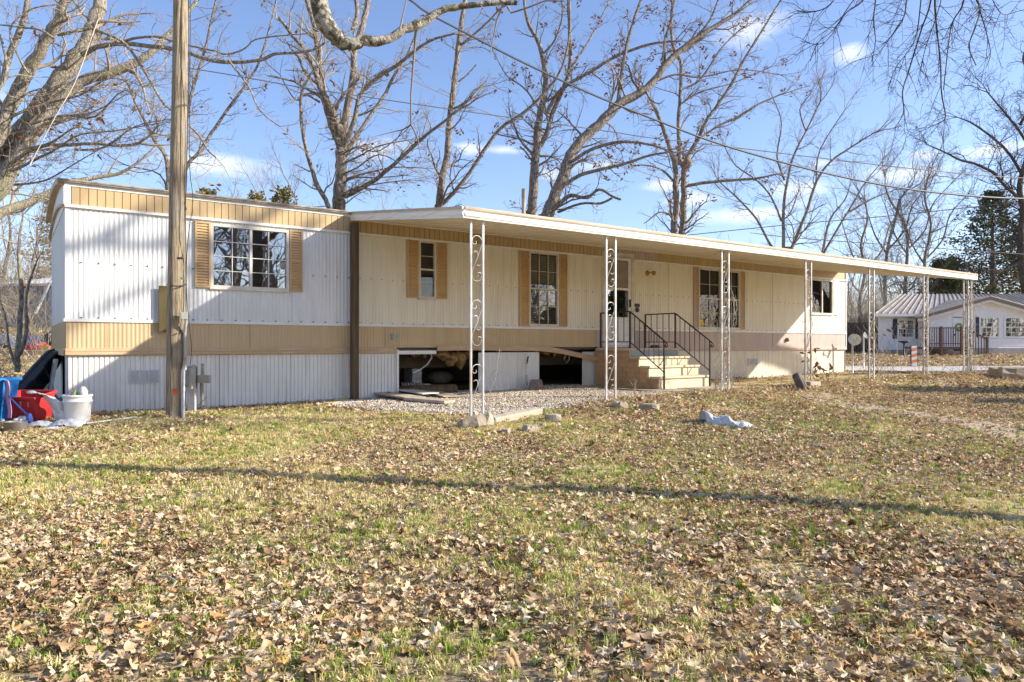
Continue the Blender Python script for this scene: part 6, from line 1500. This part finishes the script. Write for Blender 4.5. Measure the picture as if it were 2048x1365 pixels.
b.tube([c0, c0+ax*.05, c0+ax*.18, c0+ax*.30, c0+ax*.40, c0+ax*.44], [.04,.07,.085,.10,.11,.06], 7); 
b.v = [tuple(Vector(v)+Vector((mnoise.noise(Vector(v)*7), mnoise.noise(Vector(v)*7+Vector((5,0,0))), mnoise.noise(Vector(v)*7+Vector((0,5,0)))))*.07) for v in b.v]; b.sm = [False]*len(b.f)
obj1('log_chunk', 'short split chunk of weathered log in front of the first column', 'log', 'stone', b)
for i, (px, py, rx, ry, rz_, lb) in enumerate(((1106,838,.16,.13,.10,'squarish buried stone right of the split timber'),(1060,858,.13,.10,.08,'rounded grey stone in the leaves below the split timber'),(1012,862,.14,.07,.06,'small broken brick-like stone right of the log chunk'),(1240,812,.14,.12,.10,'jagged tan stone below the second column'),(1298,815,.22,.12,.09,'broad tan earth clod between second and third columns'),(1085,850,.06,.05,.05,'fist-sized pale stone beside the rounded grey stone'))):
    q = onG(px, py+6); rock('stone', lb, 'stone', 'stone', (q.x, q.y), rx*.85, ry*.9, rz_*.9, i*3+1, i*.7)
q = Vector((NX(2025,17.0), 17.0, 0)); rock('boulder', 'flat dark boulder on the ridge at the right edge by the driveway', 'boulder', 'stone', (q.x, q.y), .62, .4, .30, 44, .1, .45)
# white bag in the lawn
b = MB(); b.smooth = True; vs = []; fs = []; n = 26; a = onG(1405, 848); c = onG(1512, 858)
for i in range(n+1):
    t = i/n; cc = Vector((a.x, a.y, 0)).lerp(Vector((c.x, c.y, 0)), t); w = (.13*(1-t)**.4+.045)*(1+.25*math.sin(t*13)); hh = (.12*(1-t)+.035)*(1+.2*math.sin(t*17+1))
    for j in range(12):
        an = math.pi*j/11; x = cc.x; y = cc.y-.10*math.sin(t*3)+math.cos(an)*w; vs.append((x+.02*mnoise.noise(Vector((t*9, j, 1))), y, G(x, y)+.0+abs(math.sin(an))*hh*(1+.3*mnoise.noise(Vector((t*10, j*.8, 2))))))
for i in range(n):
    for j in range(11): fs.append((i*12+j, (i+1)*12+j, (i+1)*12+j+1, i*12+j+1))
b.add(vs, fs); obj1('white_bag', 'long crumpled white plastic bag lying on the lawn right of centre', 'plastic bag', 'bagm', b)
# tyre half sunk by the fourth column, with a flat stone
q = onG(1603, 778); tm = Matrix.Translation((q.x, q.y, q.z+.06)) @ Matrix.Rotation(R(62),4,'Y') @ Matrix.Rotation(R(24),4,'X') @ Matrix.Scale(.8, 4)
b = MB(tm); b.lathe([(.14,-.07),(.2,-.09),(.28,-.085),(.30,-.05),(.30,.05),(.28,.085),(.2,.09),(.14,.07),(.17,.0),(.14,-.07)], n=28); obj1('worn_tyre', 'old muddy tyre half sunk in leaves at the fourth column', 'tyre', 'rubber', b)
q = onG(1618, 772); b = MB(); b.mbox(Matrix.Translation((q.x,q.y-.1,q.z+.04)) @ Matrix.Rotation(.5,4,'Z'), .3, .2, .09); obj1('paver', 'small concrete paver beside the old tyre', 'paver', 'concp', b, None, .01)
plank('dark_slat', 'thin dark slat lying behind the columns right of the steps', 'slat', 'timber', HW(12.2,-.9)[:2], HW(14.1,-.85)[:2], .05, .03)
# loose clods / twigs in the yard: a curved stick
q = onG(335, 1190); b = MB(); b.tube([(q.x-.09,q.y+.10,.035),(q.x-.03,q.y+.07,.04),(q.x+.04,q.y-.0,.04),(q.x+.06,q.y-.09,.035)], .004, 5); obj1('curved_stick', 'thin curved grey stick on the leaves at the lower left', 'stick', 'grey_box', b)
q = onG(1995, 1000); b = MB(); b.tube([(q.x-.03,q.y+.12,.04),(q.x+.05,q.y-.06,.035)], .006, 6); obj1('pale_stick', 'pale straight stick on the lawn near the right edge', 'stick', 'plank', b)
b = MB(); q = P(62, 822, 10.4)
# vines and weeds around the columns
def vine(ci, n, h, seed, label, out=.22):
    r = random.Random(seed); sx = COLS[ci]; v0 = -CW+.05; b = MB(MH); z0 = gz(sx, v0)
    for k in range(n):
        x, v = sx+r.uniform(-.05,.25), v0+r.uniform(-.08,.08); z = z0; pts = [(x,v,z)]
        for i in range(r.randint(8, 16)):
            x = sx+.1+ (x-sx-.1)*.9+r.gauss(0,.055); v = v0+(v-v0)*.8+r.gauss(0,.04); z += h/14*r.uniform(.6,1.3); pts.append((x,v,z))
        b.tube(pts, [.0045]*len(pts), 3, False)
        for p in pts[3:]:
            if r.random() < .8: d = Vector((r.gauss(0,1), r.gauss(0,1)*.6, r.gauss(0,.7))).normalized(); p = Vector(p); L_ = r.uniform(.06,out); b.tube([p, p+d*L_*.5+Vector((0,0,.02)), p+d*L_+Vector((0,0,-.02))], [.003,.0025,.0018], 3, False)
    obj1('dry_vine', label, 'vine', 'twig_l', b)
vine(2, 9, 2.3, 1, 'dry leafless vine climbing the third column by the right handrail'); vine(0, 1, 1.6, 2, 'single dry tendril on the corner column nearest the camera', .12); vine(3, 6, 2.2, 3, 'dry vine winding up the fourth column'); vine(4, 7, 2.0, 4, 'dry vine on the fifth column'); vine(5, 7, 2.0, 5, 'dry vine on the sixth column'); vine(6, 14, 2.2, 6, 'thick dry vine filling the last corner column', .3)
def weed(px, py, Y, hpx, n, label, seed, wd=.5, m='twig_l', nm='weed', leaves=0):
    t = Tree(seed, (m, m), leaves, .10, .14, .9, maxl=2, rmin=.003, ang=(20,45)); q = Vector((NX(px,Y), Y, 0)); q.z = G(q.x, q.y); t.base = tuple(q)
    for k in range(n): t.grow(q+Vector((t.r.uniform(-.1,.1)*wd*3, t.r.uniform(-.1,.1), -.02)), Vector((t.r.uniform(-wd,wd), t.r.uniform(-.3,.3), 1)).normalized(), hpx*Y/FP*t.r.uniform(.6,1.1), .007, 1)
    o = root(nm, label, 'weed', t.base); t.cb.build('stems', M[m], o)
    if t.lb.f: t.lb.build('dead_leaves', M['dleaf'], o)
weed(1782, 745, 15.2, 150, 6, 'tall leafless shrub between the fifth and sixth columns', 301, .6, leaves=.05)
weed(1760, 748, 15.6, 90, 7, 'low leafless weeds left of the tall shrub at the fifth column', 302, .8)
weed(1655, 748, 15.0, 75, 4, 'thin weeds with dark seed heads before the right end of the mobile home', 303, .6, 'twig_d', leaves=.25)
weed(1850, 750, 15.8, 50, 8, 'low tangle of stems at the foot of the sixth column', 304, .9); weed(1935, 752, 16.6, 60, 10, 'tangle of stems at the foot of the last column', 305, .9)
weed(1275, 790, 11.8, 50, 3, 'two tiny bare seedlings before the steps', 306, .3); weed(1450, 780, 11.9, 60, 10, 'dry stems at the foot of the third column', 307, .7)
weed(352, 842, 9.25, 22, 9, 'dry grass stems at the foot of the utility pole', 310, 1.3); weed(440, 812, 10.7, 14, 9, 'low dry stems along the skirting right of the meter pedestal', 311, 1.6)
weed(1990, 755, 17.5, 45, 8, 'low dry stems before the driveway at right', 308, 1.0); weed(1400, 795, 11.2, 30, 9, 'low dry stems on the leaf ridge below the steps', 309, 1.2)

# ------------------------------------------------------------------ leaves, blades, pebbles (instances)
def scatter(name, protos, P_, rot, scl, idx, tone, kind='stuff'):
    me = bpy.data.meshes.new(name); n = len(P_)
    me.vertices.add(n); me.vertices.foreach_set('co', np.asarray(P_, dtype=np.float32).ravel())
    a = me.attributes.new('rot', 'FLOAT_VECTOR', 'POINT'); a.data.foreach_set('vector', np.asarray(rot, dtype=np.float32).ravel())
    a = me.attributes.new('scl', 'FLOAT', 'POINT'); a.data.foreach_set('value', np.asarray(scl, dtype=np.float32))
    a = me.attributes.new('tone', 'FLOAT', 'POINT'); a.data.foreach_set('value', np.asarray(tone, dtype=np.float32))
    a = me.attributes.new('pick', 'INT', 'POINT'); a.data.foreach_set('value', np.asarray(idx, dtype=np.int32))
    o = bpy.data.objects.new(name, me); COL.objects.link(o); o['kind'] = kind
    gr_ = bpy.data.node_groups.new(name, 'GeometryNodeTree'); gr_.interface.new_socket('Geometry', in_out='INPUT', socket_type='NodeSocketGeometry'); gr_.interface.new_socket('Geometry', in_out='OUTPUT', socket_type='NodeSocketGeometry')
    nd = gr_.nodes; lk = gr_.links
    gi = nd.new('NodeGroupInput'); go = nd.new('NodeGroupOutput'); ip = nd.new('GeometryNodeInstanceOnPoints')
    ji = nd.new('GeometryNodeGeometryToInstance')
    for p in reversed(protos):
        oi = nd.new('GeometryNodeObjectInfo'); oi.inputs['Object'].default_value = p; oi.inputs['As Instance'].default_value = False; lk.new(oi.outputs['Geometry'], ji.inputs[0])
    ip.inputs['Pick Instance'].default_value = True; lk.new(ji.outputs[0], ip.inputs['Instance'])
    def na(nm, ty):
        q = nd.new('GeometryNodeInputNamedAttribute'); q.data_type = ty; q.inputs['Name'].default_value = nm; return q.outputs['Attribute']
    er = nd.new('FunctionNodeEulerToRotation'); lk.new(na('rot', 'FLOAT_VECTOR'), er.inputs[0]); lk.new(er.outputs[0], ip.inputs['Rotation'])
    lk.new(na('scl', 'FLOAT'), ip.inputs['Scale']); lk.new(na('pick', 'INT'), ip.inputs['Instance Index'])
    lk.new(gi.outputs[0], ip.inputs['Points']); lk.new(ip.outputs[0], go.inputs[0])
    m = o.modifiers.new('scatter', 'NODES'); m.node_group = gr_
    return o
def proto(name, vs, fs, m, smooth=False):
    me = bpy.data.meshes.new(name); me.from_pydata([tuple(v) for v in vs], [], fs); me.materials.append(m)
    if smooth: me.polygons.foreach_set('use_smooth', [True]*len(fs))
    return bpy.data.objects.new(name, me)
pr = random.Random(5)
leafp = []
outl = [(0,.02),(.10,.035),(.2,.10),(.26,.27),(.33,.22),(.38,.09),(.46,.15),(.52,.42),(.60,.36),(.62,.14),(.70,.15),(.77,.33),(.83,.26),(.86,.10),(1,.0)]
outl2 = [(0,.02),(.08,.05),(.2,.22),(.35,.33),(.5,.36),(.65,.32),(.8,.2),(.92,.08),(1,.0)]
for k in range(12):
    ol = outl if k < 8 else outl2; vs = []; fs = []; c1 = pr.uniform(-1.4,1.8); c2 = pr.uniform(-.9,1.3); tw = pr.uniform(-1.0,1.0); wf_ = pr.uniform(.8,1.15); ph = pr.uniform(0,6)
    for i, (t_, w) in enumerate(ol):
        for sgn in (-1, 0, 1):
            x = t_-.5; y = sgn*w*wf_*pr.uniform(.85,1.12)
            z = c1*x*x*.6 + c2*y*y*1.3 + tw*x*y + .05*math.sin(t_*9+ph)+ (.06*abs(sgn)*math.sin(t_*13+ph*2+sgn))
            vs.append((x, y, z+.02))
    for i in range(len(ol)-1):
        for j in range(2): fs.append((i*3+j, (i+1)*3+j, (i+1)*3+j+1, i*3+j+1))
    leafp.append(proto('leaf_shape', vs, fs, M['leaf'], True))
bladep_g, bladep_s = [], []
for k in range(10):
    for lst, m_, nb_, hh, sp, lean in ((bladep_g, M['blade_g'], 16, 1.0, .35, .6), (bladep_s, M['blade_s'], 18, .8, .55, 1.5)):
        vs = []; fs = []
        for i in range(nb_):
            a = pr.uniform(0, 6.28); r0 = pr.uniform(0, sp); x, y = r0*math.cos(a), r0*math.sin(a); d = pr.uniform(0, 6.28); l = hh*pr.uniform(.4, 1.1); w = .035*pr.uniform(.7,1.3); b_ = pr.uniform(.2, lean)
            wx, wy = -math.sin(d)*w, math.cos(d)*w; ox, oy = math.cos(d), math.sin(d); o_ = len(vs)
            h1 = l*.55; h2 = l*max(.12, 1-b_*.55)
            vs += [(x-wx,y-wy,-.05),(x+wx,y+wy,-.05),(x+ox*b_*l*.25-wx*.8,y+oy*b_*l*.25-wy*.8,h1*(1-b_*.3)),(x+ox*b_*l*.25+wx*.8,y+oy*b_*l*.25+wy*.8,h1*(1-b_*.3)),(x+ox*b_*l*.7,y+oy*b_*l*.7,h2*.9)]
            fs += [(o_,o_+1,o_+3,o_+2),(o_+2,o_+3,o_+4)]
        lst.append(proto('blade_tuft', vs, fs, m_))
pebp = []
for k in range(6):
    vs = []; fs = []
    for i in range(5):
        for j in range(7):
            th, ph = math.pi*i/4, 2*math.pi*j/7; f = pr.uniform(.75, 1.15); vs.append((math.sin(th)*math.cos(ph)*f, math.sin(th)*math.sin(ph)*f*.8, math.cos(th)*f*.6))
    for i in range(4):
        for j in range(7): q = (j+1) % 7; fs.append((i*7+j, (i+1)*7+j, (i+1)*7+q, i*7+q))
    pebp.append(proto('pebble_shape', vs, fs, M['pebble']))
rs_ = np.random.RandomState(4)
def inside_house(x, y):
    s, v = toH(x, y); return 0 < s < L and .02 < v < DEP
def gravel(x, y):
    s, v = toH(x, y)
    if not (3.5 < s < 9.6 and v < .3): return 0
    lim = -2.9-.5*math.sin((s-4)*.55)
    if s < 4.6: lim += (4.6-s)*1.6
    return sm(lim-.3, lim+.5, v)*(1-sm(9.0, 9.6, s)) 
def pad(x, y):
    s, v = toH(x, y); return (9.1 < s < 11.75 and v > -2.5) and ((s-10.35)/1.2)**2+((v+1.35)/1.2)**2 < 1.25
def road_y(x):   # near and far edges of the driveway
    pts = [(8,21.9,25.2),(11,21.2,24.6),(15,18.6,24.5),(22,15,24.5),(34,10,22)]
    for (a, n0, f0), (c, n1, f1) in zip(pts, pts[1:]):
        if a <= x <= c: t = (x-a)/(c-a); return n0+(n1-n0)*t, f0+(f1-f0)*t
    return None
def frustum_pts(y0, y1, dens, side=.80, mar=1.2):
    A = 0; n = int((side*(y1*y1-y0*y0)+2*mar*(y1-y0))*dens)
    ys = np.sqrt(rs_.uniform(y0*y0, y1*y1, n)); xs = rs_.uniform(-1, 1, n)*(side*ys+mar); return zip(xs.tolist(), ys.tolist())
def nz_(x, y, s, k): return mnoise.noise(Vector((x*s, y*s, k)))
def leafden(x, y):
    a = nz_(x, y, .55, 1.5)+.6*nz_(x, y, 1.6, 7.7)
    f = .58+1.0*a+.45*nz_(x, y, 3.1, 2.2)
    f += .30*sm(-2, 5, x) - .25*(1-sm(-5, -1, x))*sm(4, 8, y)
    s, v = toH(x, y)
    if y > 6.5 and -4.4 < v < -3.0 and s > 6: f += .4
    if v > -.8 and s < 5 and v < 0: f += .35
    return max(.06, min(1, f))
def bare(x, y):    # worn earth patch right of centre
    return math.exp(-((x-5.5-.25*math.sin(y*.9))/.42)**2)*sm(7.0, 8.0, y)*(1-sm(11.5, 12.8, y))
LP, LR, LS, LI, LT = [], [], [], [], []
for y0, y1, dn, s0_, s1_ in ((1.5,4,1700,.022,.074),(4,8,1100,.025,.074),(8,14,620,.034,.082),(14,24,170,.065,.12),(24,42,30,.14,.24)):
    for x, y in frustum_pts(y0, y1, dn):
        if inside_house(x, y) or pad(x, y): continue
        p = leafden(x, y); g_ = gravel(x, y)
        if g_ > 0: p *= (1-.72*g_)
        if x > 8 and y > 14:
            ry = road_y(x)
            if ry and ry[0] < y < ry[1]: p *= .03
        p *= 1-.75*bare(x, y)
        s_, v_ = toH(x, y)
        if 11.8 < s_ < L+.5 and -2.6 < v_ < 0: p *= .12
        if rs_.rand() > p: continue
        LP.append((x, y, G(x, y)+.006+rs_.rand()*.028)); flat = rs_.rand() < .6
        tl = .16 if flat else .55
        LR.append((rs_.normal(0, tl), rs_.normal(0, tl), rs_.uniform(0, 6.283)))
        LS.append((s0_+(s1_-s0_)*rs_.rand()**1.5)*(1.0 if rs_.rand() < .90 else 1.35)); LI.append(rs_.randint(0, 12)); LT.append(float(np.clip(rs_.normal(.52+.20*nz_(x, y, .8, 21), .24), 0, 1)))
scatter('fallen_leaves', leafp, LP, LR, LS, LI, LT)
for nm, protos_, seedk, bands in (('green_grass', bladep_g, 33.3, ((1.5,5,260,.035,.075),(5,9,170,.04,.085),(9,16,60,.05,.10),(16,30,9,.07,.12))), ('dry_grass', bladep_s, 44.4, ((1.5,5,520,.04,.085),(5,9,420,.045,.09),(9,16,90,.06,.11),(16,40,16,.10,.18)))):
    GP_, GR, GS, GI, GT = [], [], [], [], []
    for y0, y1, dn, s0_, s1_ in bands:
        for x, y in frustum_pts(y0, y1, dn):
            if inside_house(x, y) or pad(x, y) or gravel(x, y) > .3: continue
            s_, v_ = toH(x, y)
            if 11.8 < s_ < L+.5 and -2.6 < v_ < 0: continue
            if x > 8 and y > 14:
                ry = road_y(x)
                if ry and ry[0] < y < ry[1]: continue
            if nm == 'green_grass':
                f = .56+1.7*nz_(x, y, 1.3, seedk)+.8*nz_(x, y, 3.4, 3.3)+.6*nz_(x, y, .4, 8.8)+.02 - (.18 if x < -1 and y > 5 else 0) + (.18 if x > 0 and y > 3.5 else 0)
                f *= (1-sm(9.5, 12.5, y)*.8)
            else: f = .85-.45*leafden(x, y)+.9*nz_(x, y, .9, seedk) + (.35 if x < 0 and y > 4.5 else 0)
            f *= 1-.7*bare(x, y)
            if rs_.rand() > f: continue
            GP_.append((x, y, G(x, y))); GR.append((rs_.normal(0,.15), rs_.normal(0,.15), rs_.uniform(0,6.28))); GS.append(rs_.uniform(s0_, s1_)); GI.append(rs_.randint(0, 10)); GT.append(float(np.clip(.5+.5*nz_(x,y,1.1,5)+rs_.normal(0,.25), 0, 1)))
    scatter(nm, protos_, GP_, GR, GS, GI, GT)
PP, PR, PS, PI_, PT = [], [], [], [], []
for _ in range(60000):
    s = rs_.uniform(3.3, 9.8); v = rs_.uniform(-4.2, .6); q = HW(s, v)
    if rs_.rand() > gravel(q.x, q.y) or pad(q.x, q.y): continue
    PP.append((q.x, q.y, G(q.x, q.y)+.012+rs_.rand()*.012)); PR.append(tuple(rs_.uniform(0, 6, 3))); PS.append(rs_.uniform(.010, .026)); PI_.append(rs_.randint(0, 6)); PT.append(float(np.clip(rs_.normal(.5,.28),0,1)))
scatter('gravel', pebp, PP, PR, PS, PI_, PT)
print('counts', len(LP), len(PP))
